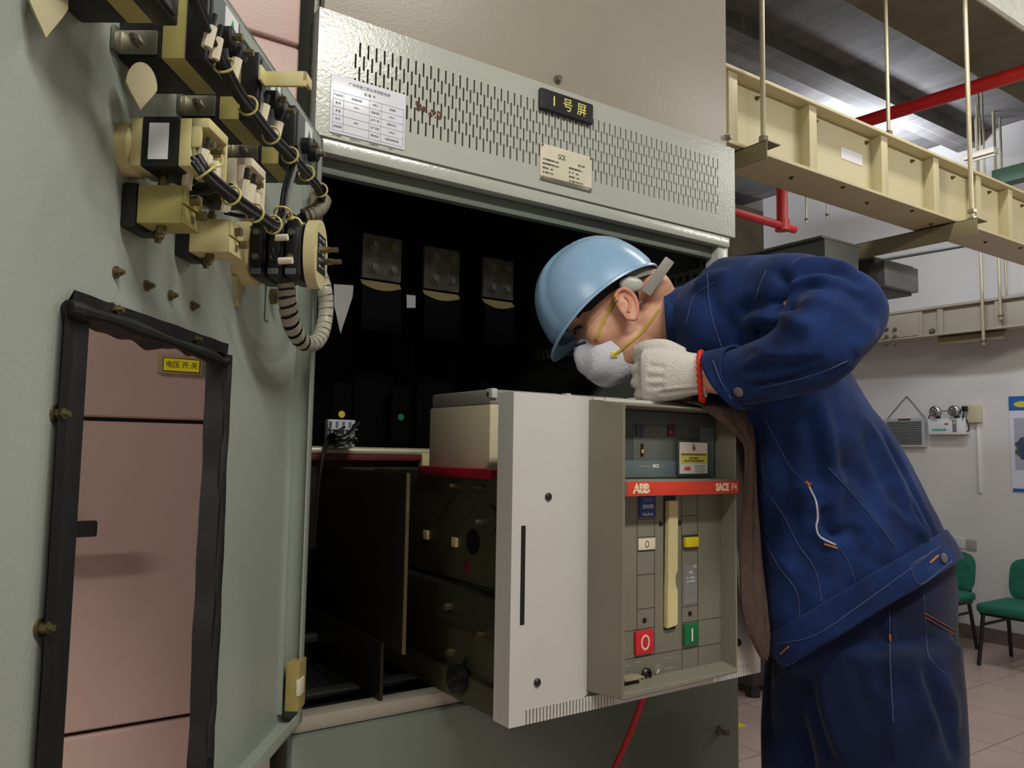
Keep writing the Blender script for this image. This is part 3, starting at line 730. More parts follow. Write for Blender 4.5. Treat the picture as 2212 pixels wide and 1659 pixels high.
bundle('wire_harness', 'long black wire bundle with yellow ties running below the panel meters', H1p, (.05, .27, .42, .56, .67, .78, .9),
       [(452, 80, .088, 0, 1), (467, 105, .088, .1, 1), (508, 148, .086, 0, 1), (570, 245, .084, 0, 1), (600, 282, .084, 0, 1), (636, 350, .086, .5, .6)])
H2p = [dm(425, 345, .070), dm(448, 378, .078), dm(480, 405, .082), dm(520, 440, .086), dm(560, 466, .090), dm(592, 486, .094), dm(606, 482, .094), dm(612, 455, .092), dm(620, 410, .090), dm(634, 365, .088)]
bundle('wire_harness', 'black wire bundle from the pilot lamps bending up in front of the rotary switch', H2p, (.1, .28, .42, .55, .76),
       [(383, 372, .03, 0, 1), (404, 395, .05, .2, 1), (437, 345, .072, 0, 1), (527, 408, .08, .2, 1), (540, 418, .08, 0, 1), (490, 440, .06, .1, 1)])
t = thing('switch_wiring', 'thin wires with white sleeves on the side of the rotary switch', 'wiring', M=DF)
g = MB(DF); g.tube([dm(594, 490, .06), dm(588, 530, .052), dm(592, 556, .055), dm(606, 568, .066)], .0020, n=6); g.build('wire', M_WIRE, t)
g = MB(DF); g.tube([dm(566, 560, .03), dm(570, 570, .034), dm(580, 572, .04)], .0018, n=6); g.build('wire', mat('green_wire', (20, 96, 66), .45), t)
for px, py, n in ((607, 514, .062), (617, 564, .072)):
    q = dm(px, py, n); g = MB(DF); g.cyl(q+Vector((.0, -.008, 0)), q+Vector((0, .008, .001)), .0042, n=8); g.build('marker_sleeve', M_IVORY, t)
# grey corrugated sleeve where the wires leave
t = thing('corrugated_sleeve', 'short grey corrugated sleeve at the upper door edge', 'sleeve', M=DF)
g = MB(DF); C_ = crom([dm(700, 432, .078), dm(690, 450, .078), dm(672, 462, .074), dm(655, 468, .066)], 10)
g.tube(C_, lambda u: .0095+.0012*math.sin(u*60), n=14, sub=1); g.build('sleeve', mat('grey_corrugated', (124, 120, 104), .6, var=.1), t)
g = MB(DF); g.tube([dm(655, 468, .066), dm(640, 476, .05), dm(628, 470, .055)], .006, n=10); g.build('cable', M_WIRE, t)
# spiral wrapped cable hanging in a loop
def spiral(name, lab, pts, r, turns, m, cover, parentM=DF):
    t = thing(name, lab, 'cable', M=parentM)
    MB(parentM).tube(pts, r*.86, n=12, sub=10).build('cable_core', M_WIRE, t)
    P = crom([Vector(p) for p in pts], 40); x = None; V = []; F = []; n = 18
    for k, p in enumerate(P):
        a, c = P[max(0, k-1)], P[min(len(P)-1, k+1)]; z = (c-a).normalized()
        if x is None: x = z.orthogonal().normalized()
        x = (x-z*x.dot(z)).normalized(); y = z.cross(x)
        for i in range(n+1):
            q = 2*PI*i/n; V.append(p+(x*math.cos(q)+y*math.sin(q))*r)
    for k in range(len(P)-1):
        for i in range(n):
            u = k/(len(P)-1); ph = (u*turns-i/n) % 1
            if ph < cover(u): F.append((k*(n+1)+i, k*(n+1)+i+1, (k+1)*(n+1)+i+1, (k+1)*(n+1)+i))
    mb = MB(parentM); mb._put(V, F); mb.build('spiral_wrap', m, t); return t
M_SPI = mat('grey_white_spiral_wrap', (164, 162, 146), .4, var=.08, scale=30)
spiral('wrapped_cable', 'black cable in grey spiral wrap hanging in a loop below the rotary switch',
       [dm(618, 560, .05), dm(619, 612, .05), dm(621, 655, .05), dm(632, 705, .05), dm(656, 740, .048), dm(684, 738, .045), dm(699, 706, .045), dm(704, 660, .045), dm(700, 622, .042), dm(690, 590, .03)], .0115, 24, M_SPI, lambda u: .70 if u < .45 else .9)
# ------------------------------------------------------------------ the withdrawn circuit breaker
M_COVER = mat('white_grey_enamel', (204, 204, 200), .42, var=.02, scale=4, bump=.1, bscale=200)
M_BEZEL = mat('warm_grey_plastic', (130, 127, 112), .45, var=.05, scale=9, bump=.05, bscale=200)
M_BFACE = mat('grey_breaker_face', (126, 124, 110), .45, var=.04, scale=12)
M_GROOVE = mat('groove_shadow_plastic', (58, 56, 48), .7)
M_SLATE = mat('slate_blue_plastic', (98, 112, 114), .45, var=.04, scale=10)
M_SLATED = mat('dark_slate_plastic', (70, 78, 76), .5, var=.05, scale=10)
M_CHUTE = mat('aged_ivory_moulding', (206, 198, 168), .5, var=.04, scale=12)
M_CHTOP = mat('grey_moulding', (142, 142, 136), .5)
M_BRSIDE = mat('olive_brown_plate', (74, 72, 54), .5, metal=.3, var=.12, scale=14)
BK = thing('circuit_breaker', 'white fronted circuit breaker pulled half out of the cabinet, grey control panel on the right', 'circuit breaker', (.5, -.1, .912))
cx0, cx1, cz0, cz1, cy = .225, .770, .912, 1.385, -.24
b = MB(); b.box((.40, cy, cz0+.020), (cx1, cy+.004, cz1)); b.prism([(cx0, cy), (.330, cy), (.345, cy+.0008), (.358, cy+.0028), (.369, cy+.0062), (.379, cy+.0105), (.379, cy+.0145), (.366, cy+.0098), (.355, cy+.0065), (.343, cy+.0048), (.330, cy+.004), (cx0, cy+.004)], frame((0, 0, cz0+.020), (1, 0, 0), (0, 1, 0), (0, 0, 1)), cz1-cz0-.020); b.box((cx0, cy+.004, cz0), (cx0+.004, cy+.04, cz1)); b.box((cx1-.004, cy+.004, cz0), (cx1, cy+.04, cz1))
b.box((cx0+.004, cy+.015, cz1-.004), (cx1-.004, cy+.04, cz1)); b.box((.379, cy+.004, cz1-.004), (cx1-.004, cy+.015, cz1)); b.box((cx0+.004, cy+.004, cz1-.004), (.34, cy+.015, cz1)); b.box((.34, cy+.0145, cz1-.004), (.379, cy+.015, cz1)); b.box((cx0+.004, cy+.004, cz0), (cx1-.004, cy+.04, cz0+.003))
x = cx0; segs = []
def comb(a, c, n):
    p = (c-a)/n; return [(a+i*p, a+i*p+.0022) for i in range(n)]
gaps = comb(.254, .425, 28)+comb(.655, .740, 14)
cur = cx0
for g0_, g1_ in gaps:
    b.box((cur, cy, cz0+.0), (g0_, cy+.004, cz0+.020)); cur = g1_
b.box((cur, cy, cz0), (cx1, cy+.004, cz0+.020))
# slot: a dark window let into the sheet
cov = b.build('front_cover', M_COVER, BK, smooth=30)
MB().box((.2415, cy-.0006, 1.052), (.2490, cy+.001, 1.192)).build('slot', M_BLACK, cov)
for px, py in ((1184, 1073), (1160, 1474), (1595, 1388)):
    q = at(px, py, Y=cy); g = MB(); g.lathe(q, (0, -1, 0), [(0, .0058), (.002, .0058), (.0038, .004), (.0042, 0.001)], 18); g.build('screw', mat('blackened_screw', (52, 54, 58), .4, metal=.5), cov)
# bezel: a deep open box on the cover
def bezel():
    mb = MB(); cy_ = cy+.013; o = [(.372, cy_, 1.3815), (.652, cy_, 1.3815), (.652, cy_, .935), (.372, cy_, .938)]     # outer at the cover
    f = [(.3845, -.300, 1.3735), (.6375, -.300, 1.3735), (.6375, -.300, .944), (.3845, -.300, .940)]
    i = [(.3885, -.300, 1.3695), (.6345, -.300, 1.3695), (.6345, -.300, .950), (.3885, -.300, .950)]
    k = [(.3925, -.246, 1.368), (.640, -.246, 1.368), (.640, -.246, .956), (.3925, -.246, .956)]
    V = o+f+i+k; F = []
    for a, c in ((0, 4), (4, 8), (8, 12)):
        for j in range(4): F.append((a+j, a+(j+1) % 4, c+(j+1) % 4, c+j))
    F.append((12, 13, 14, 15)); F.append((0, 1, 2, 3))
    mb._put(V, F); bmesh.ops.recalc_face_normals(mb.bm, faces=mb.bm.faces[:])
    bmesh.ops.bevel(mb.bm, geom=[e for e in mb.bm.edges if e.calc_face_angle(0) > .5], offset=.0035, segments=3, affect='EDGES', clamp_overlap=True)
    return mb.build('bezel', M_BEZEL, BK, smooth=50)
bez = bezel()
FY = -.265
lp = MB().box((.392, FY, .953), (.638, -.247, 1.237), .001).build('control_panel', M_BFACE, BK)
g = MB(); e = .0006
for x, z0, z1 in ((.445, .985, 1.235), (.4825, .985, 1.235), (.5435, .953, 1.235), (.581, .953, 1.235)):
    g.box((x-e, FY-.0003, z0), (x+e, FY+.0003, z1))
for z, x0, x1 in ((1.196, .445, .4825), (1.168, .445, .4825), (1.146, .445, .4825), (1.110, .445, .4825), (1.058, .445, .4825), (1.0275, .392, .4825), (.986, .392, .581), (1.198, .5435, .581), (1.1665, .5435, .581), (1.1435, .5435, .581), (1.052, .5435, .581), (1.027, .5435, .638), (.985, .581, .638)):
    g.box((x0, FY-.0003, z-e*.8), (x1, FY+.0003, z+e*.8))
g.build('panel_joints', M_GROOVE, lp)
# red brand band on its ledge
bd = MB().box((.386, -.304, 1.2345), (.6365, -.247, 1.2585), .0012).build('band_ledge', M_BEZEL, BK)
rb = MB().box((.3865, -.3062, 1.2350), (.6360, -.303, 1.2562), .0004).build('brand_band', mat('orange_red_band', (206, 62, 44), .4, var=.02), BK)
M_CRT = mat('cream_print', (232, 220, 190), .5, var=.01)
text('lettering', 'ABB', front(.4145, -.3064, 1.2455), .0195, M_CRT, rb, sx=1.0, space=.92, bold=.0009)
g = MB(); g.box((.394, -.3070, 1.2453), (.436, -.3064, 1.2458))
for x in (.4015, .4150, .4282): g.box((x, -.3070, 1.236), (x+.0005, -.3064, 1.2555))
g.build('logo_lines', mat('orange_red_band', (206, 62, 44)), rb)
text('lettering', 'SACE', front(.5945, -.3064, 1.2455), .0165, M_CRT, rb, sx=.80, bold=.0007)
text('lettering', 'F4', front(.6235, -.3064, 1.2455), .0165, M_CRT, rb, sx=.85, bold=.0001)
# protection unit behind the upper window
un = MB().box((.394, -.2535, 1.2585), (.634, -.2465, 1.366), .001).build('protection_unit', M_SLATED, BK)
MB().box((.394, -.2555, 1.2605), (.60, -.2535, 1.2875), .0006).build('unit_skirt', M_SLATE, un)
MB().box((.394, -.2560, 1.3445), (.634, -.2535, 1.366), .0006).build('unit_hood', M_SLATED, un)
MB().box((.600, -.2550, 1.2585), (.634, -.2535, 1.3445), .0006).build('unit_side', M_SLATE, un)
MB().box((.446, -.2545, 1.2875), (.5735, -.2535, 1.3440), .0004).build('unit_window', mat('smoky_grey_panel', (92, 98, 94), .25, var=.04, scale=12), un)
def bar(name, px, py, w, h, m, par, Y=-.2545, d=.002):
    q = at(px, py, Y=Y); return MB().box((q.x-w/2, Y-d, q.z-h/2), (q.x+w/2, Y, q.z+h/2), .0004).build(name, m, par)
bar('blue_key', 1380, 930, .016, .021, mat('dull_blue_key', (52, 66, 86), .5), un)
k1 = bar('red_key', 1449, 929, .015, .021, mat('dark_red_key', (64, 30, 32), .5), un)
bar('red_key_mark', 1449, 934, .010, .005, mat('signal_red', (170, 44, 48), .5), un, -.2565, .0008)
bar('indicator', 1386, 972, .005, .020, M_BLACK, un)
bar('indicator_mark', 1388, 975, .005, .006, mat('amber_mark', (216, 160, 40), .5), un, -.2565, .0008)
text('lettering', 'SACE', front(.4945, -.2557, 1.2785), .0075, M_WHITE, un, sx=.8, bold=.0003)
g = MB(); g.box((.456, -.2557, 1.2770), (.483, -.2555, 1.2795)); g.box((.505, -.2557, 1.2775), (.516, -.2555, 1.2790)); g.build('faint_print', mat('faint_print', (128, 138, 140), .6), un)
g = MB()
for k in range(7): g.box((.405, -.2545, 1.295+k*.007), (.424, -.2535, 1.2985+k*.007))
g.build('side_print', mat('faint_olive_print', (84, 84, 66), .6), un)
# service card
s = thing('service_card', 'small white and yellow service card stuck on the control panel window', 'card', (.576, -.26, 1.2645))
MB().box((.5395, -.2615, 1.2640), (.6120, -.2575, 1.3205), .0006).build('card_holder', M_SLATED, s)
MB().box((.5425, -.2621, 1.2665), (.6090, -.2615, 1.3180)).build('card', M_WHITE, s)
MB().box((.5445, -.2625, 1.2830), (.6075, -.2621, 1.3005)).build('yellow_field', mat('pale_yellow_field', (218, 210, 96), .6), s)
g = MB(); rnd = random.Random(5)
for z, x0, x1 in ((1.2965, .546, .605), (1.2905, .565, .585), (1.2860, .552, .596)):
    x = x0
    while x < x1: w_ = rnd.uniform(.001, .004); g.box((x, -.2628, z), (x+w_, -.2625, z+.003)); x += w_+.0012
g.build('printed_lines', mat('olive_ink', (96, 84, 20)), s)
text('lettering', 'ABB', front(.5600, -.2623, 1.2745), .0085, mat('logo_red', (214, 72, 36), .5), s, bold=.0004)
g = MB()
for k in range(4): g.box((.578, -.2624, 1.2785-k*.0033), (.604-.004*(k % 2), -.2621, 1.2793-k*.0033))
g.build('address_lines', M_INK, s)
g = MB(); g.lathe((.5760, -.2621, 1.3085), (0, -1, 0), [(0, .0042), (.0004, .0042)], 16); g.box((.5735, -.2625, 1.3115), (.5745, -.2621, 1.3170)); g.box((.5765, -.2625, 1.3115), (.5775, -.2621, 1.3165)); g.build('emblem', mat('emblem_brown', (150, 104, 84), .6), s)
# operating parts on the lower panel
def plate(name, x0, x1, z0, z1, m, d=.002, bev=.0006, par=BK): return MB().box((x0, FY-d, z0), (x1, FY, z1), bev).build(name, m, par)
bl = plate('trip_unit_label', .4475, .4835, 1.1985, 1.2325, mat('royal_blue_plastic', (26, 54, 128), .4))
text('lettering', 'SOLID', front(.4660, FY-.0022, 1.2262), .0078, mat('dim_blue_print', (136, 146, 176), .5), bl)
text('lettering', 'STATE', front(.4660, FY-.0022, 1.2150), .0080, M_WHITE, bl, bold=.0002)
text('lettering', 'I₁-I₂-I₃-I₄', front(.4660, FY-.0022, 1.2040), .0066, M_WHITE, bl, bold=.0002)
wl = plate('position_indicator', .4455, .4815, 1.1485, 1.1660, M_IVORY, .003)
def ring(x, z, r, rx, t, y, m, par, name='ring_mark'):
    mb = MB(); n = 28; V = []; F = []
    for k in range(n):
        a = 2*PI*k/n
        for q in (1, 0):
            V.append((x+rx*(1 if q else 1-t/rx)*math.cos(a), y, z+r*(1 if q else 1-t/r)*math.sin(a)))
    for k in range(n): F.append((2*k, 2*((k+1) % n), 2*((k+1) % n)+1, 2*k+1))
    mb._put(V, F); mb._put([(a, c-.0003, d) for a, c, d in V], F); return mb.build(name, m, par)
ring(.4635, 1.1572, .0052, .0040, .0009, FY-.0032, M_BLACK, wl)
yl = plate('spring_indicator', .5465, .5770, 1.1475, 1.1635, mat('signal_yellow', (222, 202, 20), .4), .007, .0012)
MB().box((.5455, FY-.0006, 1.1455), (.5805, FY, 1.1655)).build('indicator_opening', M_BLACK, BK)
g = MB()
P = [(.5030, 1.0240), (.5245, 1.0270), (.5260, 1.032), (.5262, 1.082), (.5195, 1.090), (.5185, 1.104), (.5262, 1.113), (.5275, 1.2240), (.5060, 1.2240), (.5040, 1.11), (.5030, 1.085)]
g.prism(P, frame((0, FY+.001, 0), (1, 0, 0), (0, 0, 1), (0, -1, 0)), .010); bmesh.ops.bevel(g.bm, geom=g.bm.edges[:], offset=.0012, segments=2, affect='EDGES', clamp_overlap=True)
g.build('charging_lever', mat('aged_ivory_lever', (212, 202, 150), .45, var=.05, scale=20), BK)
MB().box((.5020, FY-.0006, 1.0200), (.5285, FY, 1.2365)).build('lever_slot', M_BLACK, BK)
for x, z in ((.496, 1.187), (.538, 1.187), (.461, 1.04), (.562, 1.04)):
    g = MB(); g.lathe((x, FY, z), (0, -1, 0), [(0, .0042), (.0008, .0042), (.001, .002)], 16); g.build('screw', M_BLACK, BK)
sl = plate('spec_label', .5480, .5790, 1.0555, 1.1190, mat('silver_label', (140, 142, 142), .35, metal=.3, var=.06, scale=60), .0008, 0)
text('lettering', 'F4S', front(.5640, FY-.0010, 1.1055), .0078, M_WHITE, sl, sx=.9)
text('lettering', 'CE', front(.5735, FY-.0010, 1.1150), .0058, M_WHITE, sl, sx=.9)
text('lettering', 'In = 3200 A', front(.5640, FY-.0010, 1.0975), .0046, M_WHITE, sl, sx=.9)
text('lettering', 'Ue = 660 V', front(.5640, FY-.0010, 1.0915), .0046, M_WHITE, sl, sx=.9)
g = MB(); rnd = random.Random(9)
for k in range(8):
    x = .5500
    while x < .5765: w_ = rnd.uniform(.001, .005); g.box((x, FY-.0012, 1.0855-k*.0037), (min(x+w_, .577), FY-.0008, 1.0868-k*.0037)); x += w_+.0012
g.build('printed_lines', mat('pale_print', (150, 156, 150)), sl)
ob = plate('open_button', .4385, .4765, .9905, 1.0260, mat('button_red', (206, 36, 48), .4, var=.02), .005, .0012)
ring(.4580, 1.0080, .0118, .0092, .0030, FY-.0052, mat('pale_pink_print', (240, 205, 196), .5), ob)
clb = plate('close_button', .5450, .5780, .9900, 1.0250, mat('button_green', (18, 104, 60), .4, var=.02), .005, .0012)
MB().box((.5605, FY-.0056, .9975), (.5635, FY-.005, 1.0175)).build('bar_mark', M_WHITE, clb)
q = at(1395, 1456, Y=FY); g = MB(); g.lathe(q, (0, -1, 0), [(0, .0098), (.004, .0098), (.006, .0080), (.0062, .0055), (.003, .0050)], 24); g.build('key_lock', mat('brown_black_plastic', (38, 30, 26), .35), BK)
q = at(1421, 1446, Y=FY); g = MB(); g.lathe(q, (0, -1, 0), [(0, .0090), (.0012, .0090), (.0016, .0082)], 24); kn = g.build('selector_knob', M_BFACE, BK)
MB().box((q.x-.001, FY-.0024, q.z-.006), (q.x+.001, FY-.0016, q.z+.001), M=Matrix.Translation(q) @ Matrix.Rotation(.6, 4, 'Y') @ Matrix.Translation(-q)).build('pointer_mark', M_WHITE, kn)
g = MB()
for px, py, L_ in ((1350, 1439, .022), (1378, 1431, .012), (1445, 1421, .014), (1446, 1443, .017), (1447, 1465, .018)):
    q = at(px, py, Y=FY); g.box((q.x-L_/2, FY-.0004, q.z-.0006), (q.x+L_/2, FY, q.z+.0006))
g.build('printed_lines', mat('pale_print', (150, 156, 150)), BK)
q = at(1362, 1463, Y=FY-.012); g = MB(); g.box((q.x-.018, FY-.020, q.z-.003), (q.x+.014, FY, q.z+.002), .0012); tb = g.build('padlock_tab', mat('dirty_ivory', (150, 144, 122), .5, var=.1, scale=40), BK)
q = at(1383, 1467, Y=FY-.012); g = MB(); g.lathe(q, (0, -1, 0), [(-.010, .006), (.004, .006), (.0045, .0035), (.001, .003)], 16); g.build('padlock_eye', mat('dirty_ivory', (150, 144, 122)), tb)
# body behind the cover
MB().box((.275, -.20, .935), (.735, .36, 1.26), .004).build('body', M_BRSIDE, BK)
sd = MB().box((.262, -.195, 1.085), (.275, .20, 1.262), .002).build('side_plate', M_BRSIDE, BK)
for i, x in enumerate((.275, .430, .585)):
    c = MB().box((x, -.10, 1.262), (x+.150, .105, 1.375), .004).build('arc_chute', M_CHUTE, BK)
    MB().box((x+.001, -.098, 1.375), (x+.149, .10, 1.400), .005).build('chute_cap', M_CHTOP, c)
    MB().box((x+.001, -.103, 1.385), (x+.012, -.085, 1.401), .002).build('cap_notch', M_COVER, c)
q = at(960, 1020, X=.258); g = MB(); g.box((.250, -.14, 1.254), (.275, .10, 1.270), .003); g.build('insulating_strip', mat('crimson_plastic', (150, 20, 40), .45), BK)
def side_bit(name, px, py, r, l, m, X=.262, ax=(-1, 0, 0)):
    q = at(px, py, X=X); g = MB(); g.cyl(q, q+Vector(ax)*l, r, n=20); return g.build(name, m, sd)
side_bit('hole', 1022, 1170, .021, .0008, M_BLACK)
side_bit('red_indicator', 1010, 1222, .008, .0012, mat('dark_crimson', (120, 20, 50), .4))
b1 = side_bit('pivot_boss', 1062, 1122, .022, .006, M_BRSIDE); g = MB(); q = at(1025, 1128, X=.235); g.lathe((.262, q.y, q.z), (-1, 0, 0), [(0, .006), (.022, .005), (.026, .004)], 18); g.build('pivot_pin', M_STEEL, b1)
for px, py in ((985, 1171), (923, 1155)):
    q = at(px, py, X=.262); g = MB(); g.box((.257, q.y-.008, q.z-.008), (.262, q.y+.008, q.z+.008), .001); g.build('cream_peg', M_CREAM, sd)
for px, py in ((990, 1050), (1045, 1055)):
    q = at(px, py, X=.262); g = MB(); g.cyl(q, q+Vector((-.018, 0, 0)), .004, n=12); g.cyl(q, q+Vector((-.006, 0, 0)), .007, n=6); g.build('bolt', M_BRASS, sd)
rl = MB().box((.240, -.19, 1.02), (.270, .32, 1.078), .003).build('slide_rail', mat('dark_olive_rail', (52, 52, 42), .45, metal=.4, var=.1), BK)
for px, py in ((973, 1310), (1045, 1372), (980, 1408)):
    q = at(px, py, X=.24); g = MB(); g.cyl((.24, q.y, q.z), (.228, q.y, q.z), .006, n=6); g.build('bolt', M_BRASS, rl)
MB().box((.262, -.185, .893), (.30, .36, .936), .002).build('carriage', M_BRSIDE, BK)
MB().box((.70, -.185, .893), (.735, .36, .936), .002).build('carriage', M_BRSIDE, BK)
g = MB(); g.cyl((.262, -.05, .93), (.245, -.05, .93), .022, n=24); g.cyl((.245, -.05, .93), (.240, -.05, .93), .01, n=16); g.build('wheel', M_BLACK, BK)
# ------------------------------------------------------------------ fixed parts in the compartment
M_CASS = mat('dark_brown_plate', (40, 36, 28), .45, metal=.4, var=.2, scale=16)
cs = thing('cassette_frame', 'dark brown cassette side plate left of the breaker inside the compartment', 'frame', (.16, .15, .893))
z1 = at(888, 1022, X=.160).z
pl_ = MB().box((.155, -.045, .98), (.160, .36, z1), .001).build('side_plate', M_CASS, cs)
MB().box((.1545, -.0465, .98), (.1605, -.044, z1)).build('plate_edge', M_BRASS, pl_)
MB().box((.150, .02, .893), (.156, .35, .985), .001).build('foot_plate', M_CASS, cs)
for px, py, r in ((838, 1130, .012), (805, 1185, .008), (775, 1130, .004), (840, 1310, .006)):
    q = at(px, py, X=.16); g = MB(); g.cyl((.160, q.y, q.z), (.1615, q.y, q.z), r, n=16); g.build('hole', M_BLACK, pl_)
MB().box((.05, .34, 1.10), (.95, .36, 1.30), .002).build('cross_plate', M_CASS, cs)
a0, a1 = at(708, 972, Y=.33), at(925, 978, Y=.33)
t = thing('cross_rail', 'bright zinc cross rail with a red strip behind the breaker', 'rail', (.25, .33, a0.z))
MB().cyl((.03, .33, a0.z), (a1.x+.2, .33, a1.z), .008, n=16).build('rail', mat('bright_zinc', (214, 208, 184), .35, metal=.5), t)
MB().box((.03, .322, a0.z-.020), (a1.x+.2, .336, a0.z-.009), .001).build('red_strip', mat('dark_maroon', (92, 18, 26), .5), t)
MB().box((a1.x-.02, .318, a1.z-.032), (a1.x+.01, .336, a1.z-.003), .001).build('cream_bracket', M_CREAM, t)
# busbar terminals
M_TIN = mat('mottled_tinned_copper', (118, 116, 106), .5, metal=.1, var=.45, scale=34)
def terminal(X0, X1, Z0, Z1, lab):
    Y = .45; t = thing('busbar_terminal', lab, 'busbar terminal', ((X0+X1)/2, Y, Z0), 'busbar terminals in the dark compartment')
    p = MB().box((X0, Y, Z0), (X1, Y+.012, Z1), .002).build('terminal_plate', M_TIN, t)
    for fx in (.28, .76):
        for fz in (.26, .76):
            x, z = X0+(X1-X0)*fx, Z0+(Z1-Z0)*fz
            g = MB(); g.cyl((x, Y, z), (x, Y-.003, z), .0115, n=18); g.cyl((x, Y-.003, z), (x, Y-.011, z), .0085, n=6); g.build('bolt', mat('dull_zinc_bolt', (150, 150, 138), .5, metal=.2) if (fx+fz) % .3 > .1 else mat('yellow_zinc_bolt', (150, 140, 100), .5, metal=.2), t)
    MB().box((X0-.004, Y+.012, .95), (X1-.004, Y+.030, Z1-.03), .003).build('busbar', mat('matt_black_insulation', (5, 5, 6), .95, spec=.1), t)
    g = MB(); n = 12; V = []; F = []
    for k in range(n+1):
        u = k/n; x = X0-.006+(X1-X0)*u; s_ = math.sin(PI*u)*.010
        for q in range(2): V.append((x, Y-.004-(.012 if q else 0), Z0-.006-(.012+s_ if q else 0)))
        V.append((x, Y-.018, Z0-.12))
    for k in range(n):
        for j in range(2): F.append((3*k+j, 3*k+j+1, 3*k+4+j, 3*k+3+j))
    g2 = MB(); g2._put(V, [f for i, f in enumerate(F) if i % 2 == 0]); bmesh.ops.delete(g2.bm, geom=[v for v in g2.bm.verts if not v.link_faces], context='VERTS'); g2.build('insulator_lip', M_CREAM, t, recalc=True)
    g3 = MB(); g3._put(V, [f for i, f in enumerate(F) if i % 2 == 1]); bmesh.ops.delete(g3.bm, geom=[v for v in g3.bm.verts if not v.link_faces], context='VERTS'); g3.build('heat_shrink_sleeve', mat('blue_black_sleeve', (20, 23, 28), .7, spec=.2), t)
for (a, b_, c, d), lab in zip([((785, 503), (869, 512), (778, 598), 0), ((918, 530), (994, 540), (917, 622), 0), ((1045, 554), (1110, 562), (1040, 640), 0)],
        ('grey bolted busbar terminal nearest the door', 'middle grey bolted busbar terminal', 'grey bolted busbar terminal nearest the blue helmet')):
    A_, B_, C_ = at(*a, Y=.45), at(*b_, Y=.45), at(*c, Y=.45)
    terminal(A_.x, B_.x, C_.z, A_.z, lab)
for px, py, m, lab in ((738, 895, mat('sticker_yellow', (214, 200, 24), .5), 'round yellow phase sticker in the dark compartment'), (866, 901, mat('sticker_green', (24, 110, 78), .5), 'round green phase sticker in the dark compartment')):
    q = at(px, py, Y=.42); g = MB(); g.cyl(q, q+Vector((0, -.0008, 0)), .0075, n=24); tag(g.build('phase_sticker', m), lab, 'sticker', 'phase stickers')
    MB().box((q.x-.022, .4204, .95), (q.x+.022, .436, 1.44), .002).build('insulating_bar', mat('matt_black_insulation', (5, 5, 6)), CAB)
# terminal strip
q = at(738, 935, Y=.30)
t = thing('terminal_strip', 'small white terminal strip with tangled black wires by the door side', 'terminal strip', tuple(q))
g = MB(); g.box((q.x-.028, .300, q.z-.030), (q.x+.028, .318, q.z+.026), .001)
for i in range(3):
    for j in range(4): g.box((q.x-.026+j*.0135, .288, q.z-.028+i*.018), (q.x-.0235+j*.0135, .300, q.z-.014+i*.018))
    g.box((q.x-.028, .288, q.z-.030+i*.018), (q.x+.028, .300, q.z-.0275+i*.018))
g.build('strip_body', mat('pale_grey_nylon', (176, 180, 188), .5), t)
rnd = random.Random(4)
for i in range(9):
    a = Vector((q.x+rnd.uniform(-.024, .026), .290, q.z+rnd.uniform(-.024, .022))); e_ = Vector((q.x-.035, .285, q.z-.02+rnd.uniform(-.01, .01)))
    MB().tube([a, a+Vector((.004, -.014, .006)), (a+e_)/2+Vector((0, -.022, rnd.uniform(-.01, .01))), e_, e_+Vector((-.012, 0, -.06)), e_+Vector((-.018, 0, -.16))], .0026, n=6, sub=5).build('wire', M_WIRE, t)
# ------------------------------------------------------------------ red cord under the breaker
g = MB(); g.tube([at(1392, 1500, Y=-.215), at(1378, 1540, Y=-.20), at(1352, 1605, Y=-.17), at(1318, 1680, Y=-.14), Vector((.30, -.13, .45)), Vector((.27, -.15, .12)), Vector((.33, -.20, .012)), Vector((.5, -.3, .012))], .0052, n=10, sub=8)
tag(g.build('red_cord', mat('red_cord_cover', (176, 22, 38), .5)), 'red cord hanging from below the breaker in front of the lower panel', 'cord')
# ------------------------------------------------------------------ the person leaning over the breaker
def P(px, py, d): return at(px, py, d=d)
def V_(px, py): return ray(px, py).normalized()
def loft(mb, rings, n=28, sub=4, e=2.2):
    """closed skin through rings given as (centre, half axis A, half axis B); superellipse sections"""
    C = crom([r[0] for r in rings], sub); A = crom([r[1] for r in rings], sub); B = crom([r[2] for r in rings], sub)
    V = []; F = []; m = len(C)
    for k in range(m):
        for i in range(n):
            t = 2*PI*i/n; c, s = math.cos(t), math.sin(t)
            V.append(C[k] + A[k]*(math.copysign(abs(c)**(2/e), c)) + B[k]*(math.copysign(abs(s)**(2/e), s)))
    for k in range(m-1):
        for i in range(n): F.append((k*n+i, k*n+(i+1) % n, (k+1)*n+(i+1) % n, (k+1)*n+i))
    V.append(C[0]); V.append(C[-1]); a, b_ = len(V)-2, len(V)-1
    for i in range(n): F.append((a, (i+1) % n, i)); F.append((b_, (m-1)*n+i, (m-1)*n+(i+1) % n))
    mb._put(V, F)
def pairs(rows, shrink=0):
    """rings from the front and back edges of a silhouette: (front px, back px, half depth, distance)"""
    out = []
    for (f, b, w_, d) in rows:
        p, q = P(*f, d), P(*b, d); c = (p+q)/2; A = (p-q)/2; L = A.length
        out.append((c, A*max(.3, (L-shrink)/L), V_((f[0]+b[0])/2, (f[1]+b[1])/2)*(w_-shrink)))
    return out
def path(rows, shrink=0, flat=1.0):
    """rings along a limb: (px, py, distance, radius)"""
    pts = [P(r[0], r[1], r[2]) for r in rows]; out = []
    for k, p in enumerate(pts):
        T = (pts[min(k+1, len(pts)-1)]-pts[max(k-1, 0)]).normalized(); v = (p-CAM).normalized()
        A = v.cross(T); A = A.normalized() if A.length > 1e-4 else CU.copy(); B = T.cross(A).normalized(); r = rows[k][3]-shrink
        out.append((p, A*r, B*r*flat))
    return out
